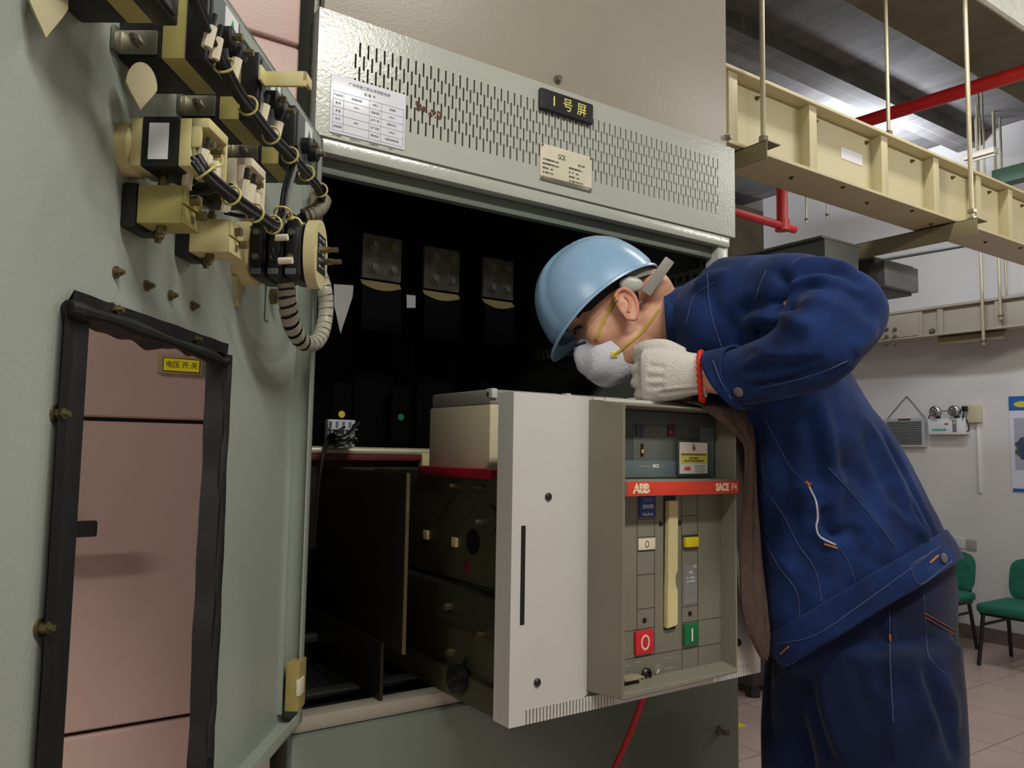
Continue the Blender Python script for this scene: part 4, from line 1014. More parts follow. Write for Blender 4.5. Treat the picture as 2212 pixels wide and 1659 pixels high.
def rows3(rows):
    """rings along a limb given by points of the place: (x, y, z, radius)"""
    pts = [Vector(r[:3]) for r in rows]; out = []
    for k, p in enumerate(pts):
        T = (pts[min(k+1, len(pts)-1)]-pts[max(k-1, 0)]).normalized(); A = T.orthogonal().normalized() if abs(T.z) < .3 else Vector((1, 0, 0)); A = (A-T*A.dot(T)).normalized(); B = T.cross(A)
        out.append((p, A*rows[k][3], B*rows[k][3]))
    return out
def fuse(mb, vox, smooth_it=4, fac=.5):
    """the joined pieces remeshed into one continuous skin; returns coordinates and faces"""
    bmesh.ops.recalc_face_normals(mb.bm, faces=mb.bm.faces[:])
    me = bpy.data.meshes.new('tmp'); mb.bm.to_mesh(me); mb.bm.free()
    o = bpy.data.objects.new('tmp', me); COL.objects.link(o)
    m = o.modifiers.new('r', 'REMESH'); m.mode = 'VOXEL'; m.voxel_size = vox
    s = o.modifiers.new('s', 'SMOOTH'); s.factor = fac; s.iterations = smooth_it
    bpy.context.view_layer.update()
    me2 = bpy.data.meshes.new_from_object(o.evaluated_get(bpy.context.evaluated_depsgraph_get()))
    bpy.data.objects.remove(o); bpy.data.meshes.remove(me); return me2
def coords(me):
    a = np.empty(len(me.vertices)*3); me.vertices.foreach_get('co', a); return a.reshape(-1, 3)
def normals(me):
    a = np.empty(len(me.vertices)*3); me.vertices.foreach_get('normal', a); return a.reshape(-1, 3)
def setco(me, c): me.vertices.foreach_set('co', c.reshape(-1)); me.update()
def bvh(me): return BVHTree.FromPolygons([v.co for v in me.vertices], [tuple(p.vertices) for p in me.polygons])
def cast(T, px, py):
    v = ray(px, py).normalized(); h = T.ray_cast(CAM, v); return (h[0], h[1]) if h[0] is not None else (None, None)
def onto(T, pts, sub=6, lift=0):
    """a line drawn over the photograph laid onto a surface"""
    C = crom([Vector((x, y, 0)) for x, y in pts], sub); out = []
    for c in C:
        p, n = cast(T, c.x, c.y)
        if p is not None:
            if n.dot(ray(c.x, c.y)) > 0: n = -n
            out.append(p+n*lift)
    return out
def creases(me, T, lines, gain=1.0):
    c = coords(me); n = normals(me); dis = np.zeros(len(c))
    for pts, amp, wd in lines:
        L = onto(T, pts)
        if len(L) < 2: continue
        Q = [L[0]]
        for p in L[1:]:
            if (p-Q[-1]).length < .05: Q.append(p)
        L = Q
        if len(L) < 2: continue
        L = np.array([tuple(p) for p in L]); best = np.full(len(c), 1e9); par = np.zeros(len(c)); m = len(L)-1
        lo = L.min(0)-4*wd; hi = L.max(0)+4*wd; idx = np.where(np.all((c > lo) & (c < hi), axis=1))[0]
        for k in range(m):
            a, b_ = L[k], L[k+1]; ab = b_-a; t = np.clip(((c[idx]-a)@ab)/(ab@ab+1e-12), 0, 1); d = np.linalg.norm(c[idx]-a-t[:, None]*ab, axis=1)
            u = best[idx] > d; best[idx[u]] = d[u]; par[idx[u]] = (k+t[u])/m
        end = np.clip(np.minimum(par, 1-par)*6, 0, 1)**.7
        dis += amp*gain*np.exp(-(best/wd)**2)*end
    setco(me, c+n*dis[:, None])
def ripple(me, amp, sc, seed, n=5):
    rnd = np.random.RandomState(seed); c = coords(me); nn = normals(me); d = np.zeros(len(c))
    for k in range(n):
        w_ = rnd.randn(3)*sc; d += np.sin(c@w_+rnd.rand()*6.28+1.5*np.sin(c@(rnd.randn(3)*sc*.6)))
    setco(me, c+nn*(d/n*amp)[:, None])
def mobj(name, me, m, parent):
    o = bpy.data.objects.new(name, me); me.name = name; COL.objects.link(o); me.materials.clear(); me.materials.append(m)
    if parent is not None: o.parent = parent; me.transform(rootm(parent).inverted())
    for p in me.polygons: p.use_smooth = True
    return o
def denim(name, a, b_, seed=0):
    m = bpy.data.materials.new(name); m.use_nodes = True; nt = m.node_tree; N = nt.nodes; L = nt.links; b = N['Principled BSDF']
    tc = N.new('ShaderNodeTexCoord'); nz = N.new('ShaderNodeTexNoise'); nz.inputs['Scale'].default_value = 14; nz.inputs['Detail'].default_value = 6; L.new(tc.outputs['Object'], nz.inputs['Vector'])
    rp = N.new('ShaderNodeValToRGB'); L.new(nz.outputs['Fac'], rp.inputs['Fac']); rp.color_ramp.elements[0].position = .3; rp.color_ramp.elements[1].position = .75
    rp.color_ramp.elements[0].color = (*lin(a), 1); rp.color_ramp.elements[1].color = (*lin(b_), 1); L.new(rp.outputs['Color'], b.inputs['Base Color'])
    b.inputs['Roughness'].default_value = .85; b.inputs['Specular IOR Level'].default_value = .2; b.inputs['Sheen Weight'].default_value = .06
    wv = N.new('ShaderNodeTexNoise'); wv.inputs['Scale'].default_value = 420; L.new(tc.outputs['Object'], wv.inputs['Vector'])
    bp = N.new('ShaderNodeBump'); bp.inputs['Strength'].default_value = .35; bp.inputs['Distance'].default_value = .001; L.new(wv.outputs['Fac'], bp.inputs['Height']); L.new(bp.outputs['Normal'], b.inputs['Normal'])
    return m
M_DENIM = denim('dark_denim', (10, 25, 62), (25, 54, 110)); M_DENIM2 = denim('trouser_denim_shaded', (8, 17, 44), (16, 33, 72)); M_DENIM3 = denim('worn_denim_edge', (26, 46, 88), (38, 62, 108))  # trouser denim darkened for the weaker lamplight near the floor
M_SKIN = mat('skin', (202, 150, 122), .5, var=.05, scale=18, bump=.05, bscale=300)
M_GLOVE = mat('knitted_cotton_glove', (204, 200, 192), .9, var=.05, scale=30, bump=.8, bscale=330)
M_STITCH = mat('faded_stitching', (60, 70, 108), .8); M_ORANGE = mat('orange_thread', (178, 104, 48), .7)
PER = thing('person', 'person in blue denim workwear, blue helmet and white mask leaning over the breaker', 'person', (1.0, -.30, 0))

# ---- head frame: forward, left and up, tipped as the person looks down into the cabinet
hF = (CR*(-.78)-CU*.62).normalized(); hU0 = (CR*(-.62)+CU*.78).normalized(); rl_ = R(13)
hU = hU0*math.cos(rl_)+CF*math.sin(rl_); hL = -CF*math.cos(rl_)+hU0*math.sin(rl_)
HO = P(1345, 665, 1.47)
HM = frame(HO, hF, hL, hU)
def hp(f, l, u): return HM @ Vector((f, l, u))
def ell(mb, c, r, M=HM, rot=None, n=20):
    t = bmesh.new(); bmesh.ops.create_uvsphere(t, u_segments=n, v_segments=n//2+2, radius=1)
    K = Matrix.Translation(c) @ (rot or IDM) @ Matrix.Diagonal((*r, 1)); bmesh.ops.transform(t, matrix=K, verts=t.verts)
    s_ = mb.M; mb.M = M; mb._merge(t); mb.M = s_
TORSO = [((1450, 746), (1442, 642), .075, 1.47), ((1492, 798), (1500, 602), .150, 1.47), ((1542, 850), (1600, 574), .190, 1.47), ((1590, 905), (1700, 596), .203, 1.47),
         ((1612, 990), (1800, 735), .192, 1.47), ((1628, 1090), (1868, 858), .178, 1.47), ((1642, 1200), (1938, 952), .172, 1.475), ((1652, 1300), (2002, 1076), .176, 1.48),
         ((1662, 1385), (2046, 1160), .18, 1.48), ((1684, 1436), (2072, 1207), .18, 1.48)]
ARM = [(1570, 655, 1.39, .080), (1660, 652, 1.31, .078), (1750, 652, 1.22, .070), (1822, 678, 1.145, .061), (1775, 742, 1.135, .057), (1695, 786, 1.175, .052), (1615, 812, 1.225, .047), (1572, 821, 1.249, .0455)]
RSH = P(1600, 700, 1.62)
FARM = [(RSH.x, RSH.y, RSH.z-.02, .075), (.885, -.075, 1.40, .062), (.868, -.055, 1.27, .055), (.862, -.045, 1.14, .047), (.860, -.045, 1.06, .042)]
HIP = [((1662, 1330), (2030, 1120), .150, 1.48), ((1668, 1400), (2064, 1235), .168, 1.48), ((1667, 1450), (2068, 1330), .160, 1.49), ((1667, 1500), (2068, 1420), .135, 1.505), ((1668, 1560), (2058, 1500), .100, 1.525), ((1676, 1625), (2035, 1575), .060, 1.545)]
def world_leg(px, py, d, x, y): return P(px, py, d)
def leg_rows(top, knee, ank): return [(*top[0], top[1]), (*knee[0], knee[1]), (*ank[0], ank[1])]
nl0, nl1, nl2 = P(1900, 1380, 1.425), P(1908, 1530, 1.415), P(1925, 1665, 1.405)
fl0, fl1, fl2 = P(1800, 1420, 1.56), P(1785, 1530, 1.56), P(1775, 1665, 1.56)
def grow(p0, p1, zs, rs):
    out = []
    for z, r in zip(zs, rs):
        t = (z-p0.z)/(p1.z-p0.z); out.append((p0.x+(p1.x-p0.x)*t*.35, p0.y+(p1.y-p0.y)*t*.35, z, r))
    return out
NLEG = [(nl0.x, nl0.y, nl0.z, .128), (nl1.x, nl1.y, nl1.z, .130), (nl2.x, nl2.y, nl2.z, .121)]+grow(nl2, nl2-Vector((0.02, .02, .6)), (.55, .40, .20, .075), (.102, .096, .090, .088))
FLEG = [(fl0.x, fl0.y, fl0.z, .120), (fl1.x, fl1.y, fl1.z, .118), (fl2.x, fl2.y, fl2.z, .112)]+grow(fl2, fl2-Vector((0.02, .02, .6)), (.55, .40, .20, .075), (.100, .094, .090, .088))

# ---- body: one continuous skin
mb = MB()
ell(mb, (.012, 0, .050), (.090, .073, .082)); ell(mb, (.048, 0, -.010), (.056, .062, .080)); ell(mb, (.040, 0, -.068), (.056, .054, .036), rot=Matrix.Rotation(R(18), 4, 'Y'))
ell(mb, (.086, 0, -.090), (.022, .026, .020)); ell(mb, (.108, 0, -.020), (.020, .012, .024), rot=Matrix.Rotation(R(-24), 4, 'Y')); ell(mb, (.086, 0, .034), (.020, .050, .018))
ell(mb, (.070, .040, -.020), (.026, .022, .024)); ell(mb, (.070, -.040, -.020), (.026, .022, .024)); ell(mb, (-.060, 0, -.01), (.04, .052, .05))
for s in (1, -1):
    er = Matrix.Translation((.006, s*.073, -.017)) @ Matrix.Rotation(R(-14), 4, 'Y') @ Matrix.Rotation(s*R(24), 4, 'Z')
    ell(mb, (0, 0, 0), (.019, .0065, .031), M=HM @ er)
    g = MB(HM @ er); g.tube([(.012, s*.004, -.024), (-.004, s*.006, -.028), (-.016, s*.009, -.006), (-.016, s*.010, .014), (-.004, s*.008, .028), (.012, s*.005, .024), (.016, s*.002, .010)], .0050, n=8)
    t_ = bpy.data.meshes.new('t'); g.bm.to_mesh(t_); mb.bm.from_mesh(t_); bpy.data.meshes.remove(t_); g.bm.free()
loft(mb, path([(1368, 712, 1.47, .052), (1400, 704, 1.47, .054), (1440, 694, 1.47, .057), (1490, 700, 1.47, .062)]), n=24)
loft(mb, pairs(TORSO, .034)); loft(mb, path(ARM[:-1], .026)); loft(mb, path([(1640, 805, 1.21, .028), (1590, 815, 1.238, .028), (1545, 816, 1.262, .026), (1526, 813, 1.274, .025), (1505, 808, 1.285, .020), (1470, 806, 1.296, .018)]), n=18)
loft(mb, rows3([(a, b_, c, r-.016) for a, b_, c, r in FARM])); loft(mb, rows3([(.862, -.045, 1.12, .030), (.860, -.045, 1.02, .026), (.858, -.045, .96, .026)]))
loft(mb, pairs(HIP, .05)); loft(mb, rows3([(a, b_, c, r-.045) for a, b_, c, r in NLEG])); loft(mb, rows3([(a, b_, c, r-.045) for a, b_, c, r in FLEG]))
bme = fuse(mb, .0048, 5); BT = bvh(bme)
creases(bme, BT, [([(1262, 700), (1250, 712), (1242, 722)], -.004, .007), ([(1344, 655), (1349, 670), (1352, 684)], -.003, .004), ([(1352, 708), (1330, 745), (1345, 780)], -.002, .010), ([(1400, 716), (1390, 740), (1385, 765)], -.0025, .010)])
body = mobj('body', bme, M_SKIN, PER)
body['label'] = 'skin of the face, neck and wrist'
# reddish ear as the photo shows, a thin cap over the helix
g = MB(HM @ Matrix.Translation((.006, .0735, -.017)) @ Matrix.Rotation(R(-14), 4, 'Y') @ Matrix.Rotation(R(24), 4, 'Z'))
g.tube([(.013, .0025, -.022), (-.002, .0060, -.029), (-.015, .0095, -.008), (-.016, .0110, .012), (-.005, .0120, .027), (.010, .0085, .025), (.015, .006, .012)], lambda u: .0028+.0012*math.sin(PI*u), n=8)
g.tube([(.004, .0055, -.014), (-.006, .0070, .002), (-.003, .0070, .016)], .0030, n=8)
g.build('ear_rim', mat('flushed_skin', (204, 134, 112), .5, var=.05), PER)
# eye and brow
ge = MB(HM); ge.lathe((.0885, .030, .010), (.75, .62, .0), [(-.006, .006), (0, .0095), (.005, .0075), (.0075, .004), (.0082, .0001)], 16); ge.build('eye', mat('eye_in_shade', (120, 96, 86), .35), PER)
ge = MB(HM); ge.tube([(.101, .020, .012), (.100, .031, .0165), (.093, .041, .0145), (.087, .046, .010)], .0022, n=6); ge.build('eyelashes', mat('black_hair', (20, 17, 16), .7), PER)
ge = MB(HM); ge.tube([(.108, .014, .029), (.107, .028, .034), (.099, .042, .033), (.091, .050, .028)], lambda u: .0042*math.sin(PI*min(.95, u+.15)), n=6); ge.build('eyebrow', mat('black_hair', (20, 17, 16)), PER)
# short hair
mb = MB(); V = []; F = []; n, m = 36, 14
for k in range(m+1):
    for i in range(n):
        a = 2*PI*i/n; lowu = -.040 if math.cos(a) < -.45 else (.030 if math.cos(a) > .55 else .022)
        f0 = math.asin(max(-.9, min(.9, (lowu-.052)/.090))); ph = f0+(PI/2-f0)*k/m
        V.append(hp(.014+.0895*math.cos(ph)*math.cos(a), .0755*math.cos(ph)*math.sin(a), .046+.080*math.sin(ph)))
for k in range(m):
    for i in range(n): F.append((k*n+i, k*n+(i+1) % n, (k+1)*n+(i+1) % n, (k+1)*n+i))
mb._put(V, F); mb.build('hair', mat('black_hair', (20, 17, 16)), PER, smooth=60)

# ---- helmet
def helmet():
    bm = bmesh.new(); n, m = 72, 22; rows = []
    def rad(a, brim):
        c, s = math.cos(a), math.sin(a); L_ = .115; W_ = .099; r = ((abs(c)/L_)**2.15+(abs(s)/W_)**2.15)**(-1/2.15)
        if brim: r += .007+(.017*max(0, c)**3.0)
        return r
    prof = [('b', 1.0, -.006), ('b', 1.0, -.0015), ('r', 1.0, .004)]
    for k in range(1, m+1):
        ph = PI/2*k/m; prof.append(('d', math.cos(ph)**.82, .004+.128*math.sin(ph)**.95))
    for kind, s, h in prof:
        row = []
        for i in range(n):
            a = 2*PI*i/n; r = rad(a, kind == 'b')*s; f, l = r*math.cos(a), r*math.sin(a); hh = h
            if kind == 'b': hh -= .009*max(0, math.cos(a))**3; hh += .010*abs(math.sin(a))**2
            if kind == 'r': hh += .008*abs(math.sin(a))**2
            edge = .030+.28*max(0, f+.02); q = max(0, min(1, (edge-abs(l))/.005)); st_ = q*q*(3-2*q)
            if kind == 'd': k_ = 1+.040*st_; f *= k_; l *= k_; hh *= k_
            row.append(bm.verts.new((f+.0245, l, hh+.020)))
        rows.append(row)
    for k in range(len(rows)-1):
        for i in range(n):
            try: bm.faces.new((rows[k][i], rows[k][(i+1) % n], rows[k+1][(i+1) % n], rows[k+1][i]))
            except ValueError: pass
    bmesh.ops.remove_doubles(bm, verts=bm.verts[:], dist=1e-4)
    bmesh.ops.recalc_face_normals(bm, faces=bm.faces[:])
    bmesh.ops.solidify(bm, geom=bm.faces[:], thickness=.0028)
    g = MB(HM); g._merge(bm); return g.build('helmet', mat('sky_blue_helmet', (136, 172, 204), .30, var=.05, scale=30, bump=.05, bscale=120), PER, smooth=50)
hel = helmet()
g = MB(HM); pts = []
for k in range(15):
    a = R(112)+R(136)*k/14; pts.append((.008+.099*math.cos(a), .080*math.sin(a), .022-.012*math.sin(PI*k/14)))
V = []; F = []
for p in pts: V += [Vector(p)+Vector((0, 0, -.009)), Vector(p)+Vector((0, 0, .009))]
for k in range(len(pts)-1): F.append((2*k, 2*k+1, 2*k+3, 2*k+2))
g._put(V, F); bmesh.ops.solidify(g.bm, geom=g.bm.faces[:], thickness=.0016); g.build('suspension_band', mat('clear_white_strap', (176, 178, 172), .35), hel)
g = MB(); k0 = P(1364, 614, 1.394); ell(g, (0, 0, 0), (.022, .0135, .006), M=frame(k0, (CR*.98-CU*.1).normalized(), (CU*.98+CR*.1).normalized(), -CF), n=16); g.build('size_buckle', mat('clear_white_strap', (206, 208, 202)), hel)
g = MB(); k0 = P(1419, 600, 1.395); ux = (CR*.58+CU*.81).normalized(); g.box((-.034, -.0095, -.002), (.040, .0095, .002), .0019, 2, M=frame(k0, ux, (-CF).cross(ux), -CF)); g.build('nape_strap', mat('grey_nape_strap', (140, 138, 130), .5), hel)
# ---- dust mask with its two yellow straps
mb = MB(); n, m = 40, 16; V = []; F = []
for k in range(m+1):
    ph = PI/2*k/m
    for i in range(n):
        a = 2*PI*i/n; s = math.cos(ph)**.75; x = .070+.064*math.sin(ph)**1.0; l = .052*s*math.cos(a); u = -.051+.062*s*math.sin(a)
        x -= .008*(abs(l)/.052)**2*(1-.3*math.sin(ph)); x += .012*math.sin(a)*s
        u -= .30*(x-.074)*.5
        V.append(hp(x+.004*math.sin(5*a+3*ph)*math.sin(ph*2), l, u))
for k in range(m):
    for i in range(n): F.append((k*n+i, k*n+(i+1) % n, (k+1)*n+(i+1) % n, (k+1)*n+i))
mb._put(V, F); bmesh.ops.remove_doubles(mb.bm, verts=mb.bm.verts[:], dist=1e-5); bmesh.ops.recalc_face_normals(mb.bm, faces=mb.bm.faces[:]); bmesh.ops.solidify(mb.bm, geom=mb.bm.faces[:], thickness=.002)
t_ = bpy.data.meshes.new('t'); mb.bm.to_mesh(t_); MT = bvh(t_); bpy.data.meshes.remove(t_)
msk = mb.build('dust_mask', mat('white_mask_felt', (214, 216, 226), .85, var=.04, scale=40, bump=.5, bscale=160), PER, smooth=60)
def ribbon(name, pts, w_, m, parent, trees):
    C = crom([Vector((x, y, 0)) for x, y in pts], 8); L_ = []
    for c in C:
        hit = [h for h in (cast(t, c.x, c.y)[0] for t in trees) if h is not None]
        if hit: p = min(hit, key=lambda q: (q-CAM).length); L_.append(p-(p-CAM).normalized()*.003)
    if len(L_) < 2: return
    L_ = [L_[0]]+[(L_[k-1]+L_[k]*2+L_[k+1])/4 for k in range(1, len(L_)-1)]+[L_[-1]]
    g = MB(); V = []; F = []
    for k, p in enumerate(L_):
        T = (L_[min(k+1, len(L_)-1)]-L_[max(0, k-1)]).normalized(); v = (p-CAM).normalized(); s = v.cross(T).normalized()*w_/2
        V += [p-s, p+s]
    for k in range(len(L_)-1): F.append((2*k, 2*k+1, 2*k+3, 2*k+2))
    g._put(V, F); bmesh.ops.solidify(g.bm, geom=g.bm.faces[:], thickness=.0012); return g.build(name, m, parent, smooth=60)
M_STRAP = mat('yellow_elastic', (214, 196, 92), .6, var=.05)
ribbon('upper_strap', [(1285, 738), (1296, 712), (1310, 682), (1322, 655), (1332, 634)], .0058, M_STRAP, msk, [BT, MT])
ribbon('lower_strap', [(1326, 768), (1350, 748), (1378, 725), (1402, 698), (1424, 668)], .0044, M_STRAP, msk, [BT, MT])
for px, py in ((1285, 738), (1327, 766)):
    h = cast(MT, px, py)[0] or cast(BT, px, py)[0]
    if h: g = MB(); g.box((-.006, -.005, -.002), (.006, .005, .002), .001, M=frame(h, CR, CU, -CF)); g.build('strap_staple', mat('strap_end_yellow', (222, 204, 40), .5), msk)
ribbon('nose_clip', [(1238, 752), (1250, 744), (1266, 739)], .005, mat('nose_clip_blue', (104, 110, 136), .4, metal=.4), msk, [MT])

# ---- jacket
mb = MB(); loft(mb, pairs(TORSO), n=40)
A_ = path(ARM); e0 = A_[-1]; Tn = (e0[0]-A_[-2][0]).normalized()
sg_ = 1 if e0[1].dot(CU) > 0 else -1; A_[-1] = (e0[0], e0[1]+Tn*e0[1].length*.42*sg_, e0[2]); e0 = A_[-1]
A_ += [(e0[0]+Tn*.001, e0[1]*.80, e0[2]*.80), (e0[0]-Tn*.020, e0[1]*.76, e0[2]*.76)]
loft(mb, A_, n=32, sub=6); loft(mb, rows3(FARM), n=24)
jme = fuse(mb, .0056, 6); JT = bvh(jme); ripple(jme, .0022, 26, 3); ripple(jme, .0012, 60, 5)
JT = bvh(jme)
creases(jme, JT, [
    ([(1672, 578), (1690, 602), (1680, 640), (1668, 672)], -.016, .012), ([(1700, 600), (1760, 585), (1830, 590), (1870, 620)], -.007, .009), ([(1710, 570), (1780, 566), (1850, 585)], .006, .011),
    ([(1695, 640), (1750, 615), (1830, 625), (1880, 660)], -.006, .009), ([(1690, 625), (1745, 600), (1800, 604)], .005, .009), ([(1715, 660), (1770, 650), (1830, 668)], .004, .010),
    ([(1600, 700), (1640, 682), (1680, 684), (1720, 696), (1760, 712)], .009, .012), ([(1590, 676), (1640, 660), (1690, 662)], -.010, .012), ([(1630, 720), (1670, 738), (1720, 742), (1760, 730)], -.006, .010),
    ([(1625, 745), (1670, 760), (1720, 762)], .004, .009), ([(1610, 790), (1650, 772), (1700, 768), (1760, 760)], .005, .008), ([(1600, 808), (1650, 795), (1720, 790), (1780, 772)], -.005, .006), ([(1605, 822), (1660, 810), (1720, 803)], .004, .006),
    ([(1612, 838), (1660, 828), (1720, 815), (1790, 795)], -.006, .007), ([(1840, 760), (1870, 735), (1895, 700)], .004, .012), ([(1800, 640), (1850, 650), (1890, 690)], -.004, .012),
    ([(1530, 590), (1545, 640), (1540, 700)], -.002, .010), ([(1490, 625), (1530, 600), (1580, 590)], .004, .012),
    ([(1640, 880), (1630, 960), (1642, 1060)], -.006, .014), ([(1700, 870), (1690, 960), (1705, 1060), (1720, 1150)], -.007, .016), ([(1770, 860), (1790, 960), (1800, 1040), (1795, 1150)], .008, .014),
    ([(1745, 880), (1760, 980), (1772, 1060)], -.008, .016), ([(1790, 1010), (1830, 1060), (1880, 1120), (1930, 1180)], .005, .010), ([(1800, 1000), (1850, 1030), (1900, 1090)], -.003, .012),
    ([(1870, 900), (1910, 980), (1950, 1060), (1985, 1150), (2010, 1190)], .006, .010), ([(1860, 920), (1890, 1000), (1930, 1080), (1970, 1160)], -.004, .012), ([(1900, 920), (1960, 1030), (2010, 1130), (2030, 1180)], -.006, .008),
    ([(1920, 1090), (1970, 1140), (2005, 1165)], .006, .010), ([(1960, 1080), (1995, 1140), (2018, 1180)], -.007, .007),
    ([(1764, 1080), (1766, 1118), (1764, 1140), (1775, 1162), (1808, 1178)], .007, .008), ([(1778, 1090), (1782, 1130), (1792, 1150), (1820, 1165)], -.010, .011), ([(1800, 1160), (1840, 1150), (1870, 1165)], -.006, .012),
    ([(1650, 1010), (1690, 1060), (1745, 1045)], .004, .010), ([(1660, 1200), (1700, 1230), (1760, 1300)], .003, .012), ([(1690, 1050), (1720, 1140), (1730, 1230)], -.004, .013),
    ([(1610, 890), (1612, 960), (1628, 1080)], .005, .009), ([(1850, 1180), (1900, 1220), (1960, 1230)], -.003, .012)], 1.35)
JT = bvh(jme)
jk = mobj('jacket', jme, M_DENIM, PER)
def seam(name, pts, r, m, T, par, lift=.0006, sub=8):
    L0 = onto(T, pts, sub, lift); L_ = L0[:1]
    for p in L0[1:]:
        if (p-L_[-1]).length < .05: L_.append(p)
    if len(L_) > 2: g = MB(); g.tube(L_, r, n=6, sub=1); return g.build(name, m, par, smooth=60)
for pts in ([(1528, 592), (1532, 650), (1542, 700), (1560, 752)], [(1652, 905), (1680, 960), (1712, 1015), (1745, 1046)], [(1640, 1040), (1690, 1110), (1720, 1170), (1760, 1230), (1775, 1300)], [(1790, 1010), (1830, 1055), (1890, 1125), (1940, 1190)],
            [(1812, 1180), (1832, 1215), (1850, 1262)], [(1645, 1150), (1680, 1220), (1720, 1275), (1728, 1335)], [(1640, 838), (1700, 826), (1770, 806), (1830, 780)], [(1545, 610), (1500, 640), (1482, 700)], [(1655, 585), (1640, 620), (1632, 650)]):
    seam('seam', pts, .0009, M_STITCH, JT, jk)
seam('pocket_edge', [(1745, 1046), (1762, 1082), (1766, 1118), (1763, 1138), (1772, 1160), (1804, 1177)], .0018, mat('worn_white_edge', (176, 184, 198), .8), JT, jk)
for pts in ([(1738, 1042), (1752, 1046)], [(1742, 1038), (1746, 1052)], [(1780, 1174), (1808, 1184)], [(1690, 1410), (1706, 1398)], [(1686, 1406), (1700, 1404)]):
    seam('bar_tack', pts, .0016, M_ORANGE, JT, jk, .001, 4)
# collar, waistband, cuff
def shell(name, rings, m, par, n=36, sub=3, th=.004, cr=None, caps=False):
    mb = MB(); C = crom([r[0] for r in rings], sub); A = crom([r[1] for r in rings], sub); B = crom([r[2] for r in rings], sub); V = []; F = []; M_ = len(C)
    for k in range(M_):
        for i in range(n):
            t = 2*PI*i/n; c, s = math.cos(t), math.sin(t); V.append(C[k]+A[k]*math.copysign(abs(c)**(2/2.2), c)+B[k]*math.copysign(abs(s)**(2/2.2), s))
    for k in range(M_-1):
        for i in range(n): F.append((k*n+i, k*n+(i+1) % n, (k+1)*n+(i+1) % n, (k+1)*n+i))
    mb._put(V, F); bmesh.ops.recalc_face_normals(mb.bm, faces=mb.bm.faces[:]); bmesh.ops.solidify(mb.bm, geom=mb.bm.faces[:], thickness=-th)
    bmesh.ops.subdivide_edges(mb.bm, edges=mb.bm.edges[:], cuts=1, use_grid_fill=True)
    me = bpy.data.meshes.new(name); mb.bm.to_mesh(me); mb.bm.free(); ripple(me, .0014, 40, len(name))
    T = bvh(me)
    if cr: creases(me, T, cr)
    o = mobj(name, me, m, par); return o, T
col, CT = shell('collar', pairs([((1446, 756), (1434, 634), .074, 1.47), ((1462, 764), (1452, 630), .083, 1.47), ((1482, 776), (1474, 622), .096, 1.47)]), M_DENIM, PER, cr=[([(1440, 640), (1462, 660), (1470, 700)], .003, .008)])
seam('seam', [(1474, 634), (1480, 690), (1482, 740), (1492, 772)], .0010, M_STITCH, CT, col)
wb, WT = shell('waistband', pairs([((1660, 1372), (2038, 1148), .183, 1.48), ((1667, 1400), (2058, 1175), .186, 1.48), ((1690, 1446), (2076, 1209), .187, 1.48)]), M_DENIM, PER, th=.005)
for pts in ([(1672, 1392), (1760, 1372), (1850, 1312), (1950, 1240), (2030, 1180)], [(1700, 1436), (1780, 1404), (1880, 1340), (1980, 1276), (2062, 1222)]): seam('seam', pts, .0009, M_STITCH, WT, wb)
seam('bar_tack', [(2008, 1216), (2026, 1200)], .0017, M_ORANGE, WT, wb, .0008, 4)
seam('bar_tack', [(1686, 1412), (1704, 1396)], .0016, M_ORANGE, WT, wb, .0015, 4)
def button(px, py, T, par, r=.0085):
    h, n_ = cast(T, px, py)
    if h is None: h, n_ = cast(JT, px, py)
    if h is None: return
    if n_.dot(ray(px, py)) > 0: n_ = -n_
    g = MB(); g.lathe(h, n_, [(0, r*.6), (.002, r), (.004, r*.98), (.005, r*.7), (.0052, .0002)], 20); g.build('button', mat('grey_metal_button', (122, 120, 128), .4, metal=.6), par)
button(2036, 1206, WT, wb)
g_ = seam('tab_edge', [(1964, 1222), (2000, 1200), (2018, 1188)], .0011, M_STITCH, WT, wb); seam('tab_edge', [(1964, 1222), (1986, 1262), (2030, 1232), (2056, 1212)], .0013, M_STITCH, WT, wb)
ca = path([ARM[-3], ARM[-2], (1594, 817, 1.236, .0475), (1569, 821, 1.250, .0480)])
for k_ in (-1, -2):
    c_, a_, b__ = ca[k_]; up_ = 1 if a_.dot(CU) > 0 else -1; ca[k_] = (c_, a_+Tn*a_.length*.5*up_*(1 if k_ == -1 else .5), b__)
cuf, FT = shell('cuff', [(ca[1][0]*.35+ca[2][0]*.65, ca[1][1]*1.05, ca[1][2]*1.05), ca[2], ca[3]], M_DENIM, PER, n=32, th=.004)
seam('seam', [(1600, 758), (1622, 800), (1640, 850)], .0010, M_STITCH, FT, cuf); seam('seam', [(1540, 778), (1556, 820), (1580, 862)], .0010, M_STITCH, FT, cuf)
button(1597, 845, FT, cuf, .0080); seam('bar_tack', [(1577, 824), (1590, 838)], .0020, M_ORANGE, FT, cuf, .0012, 4)

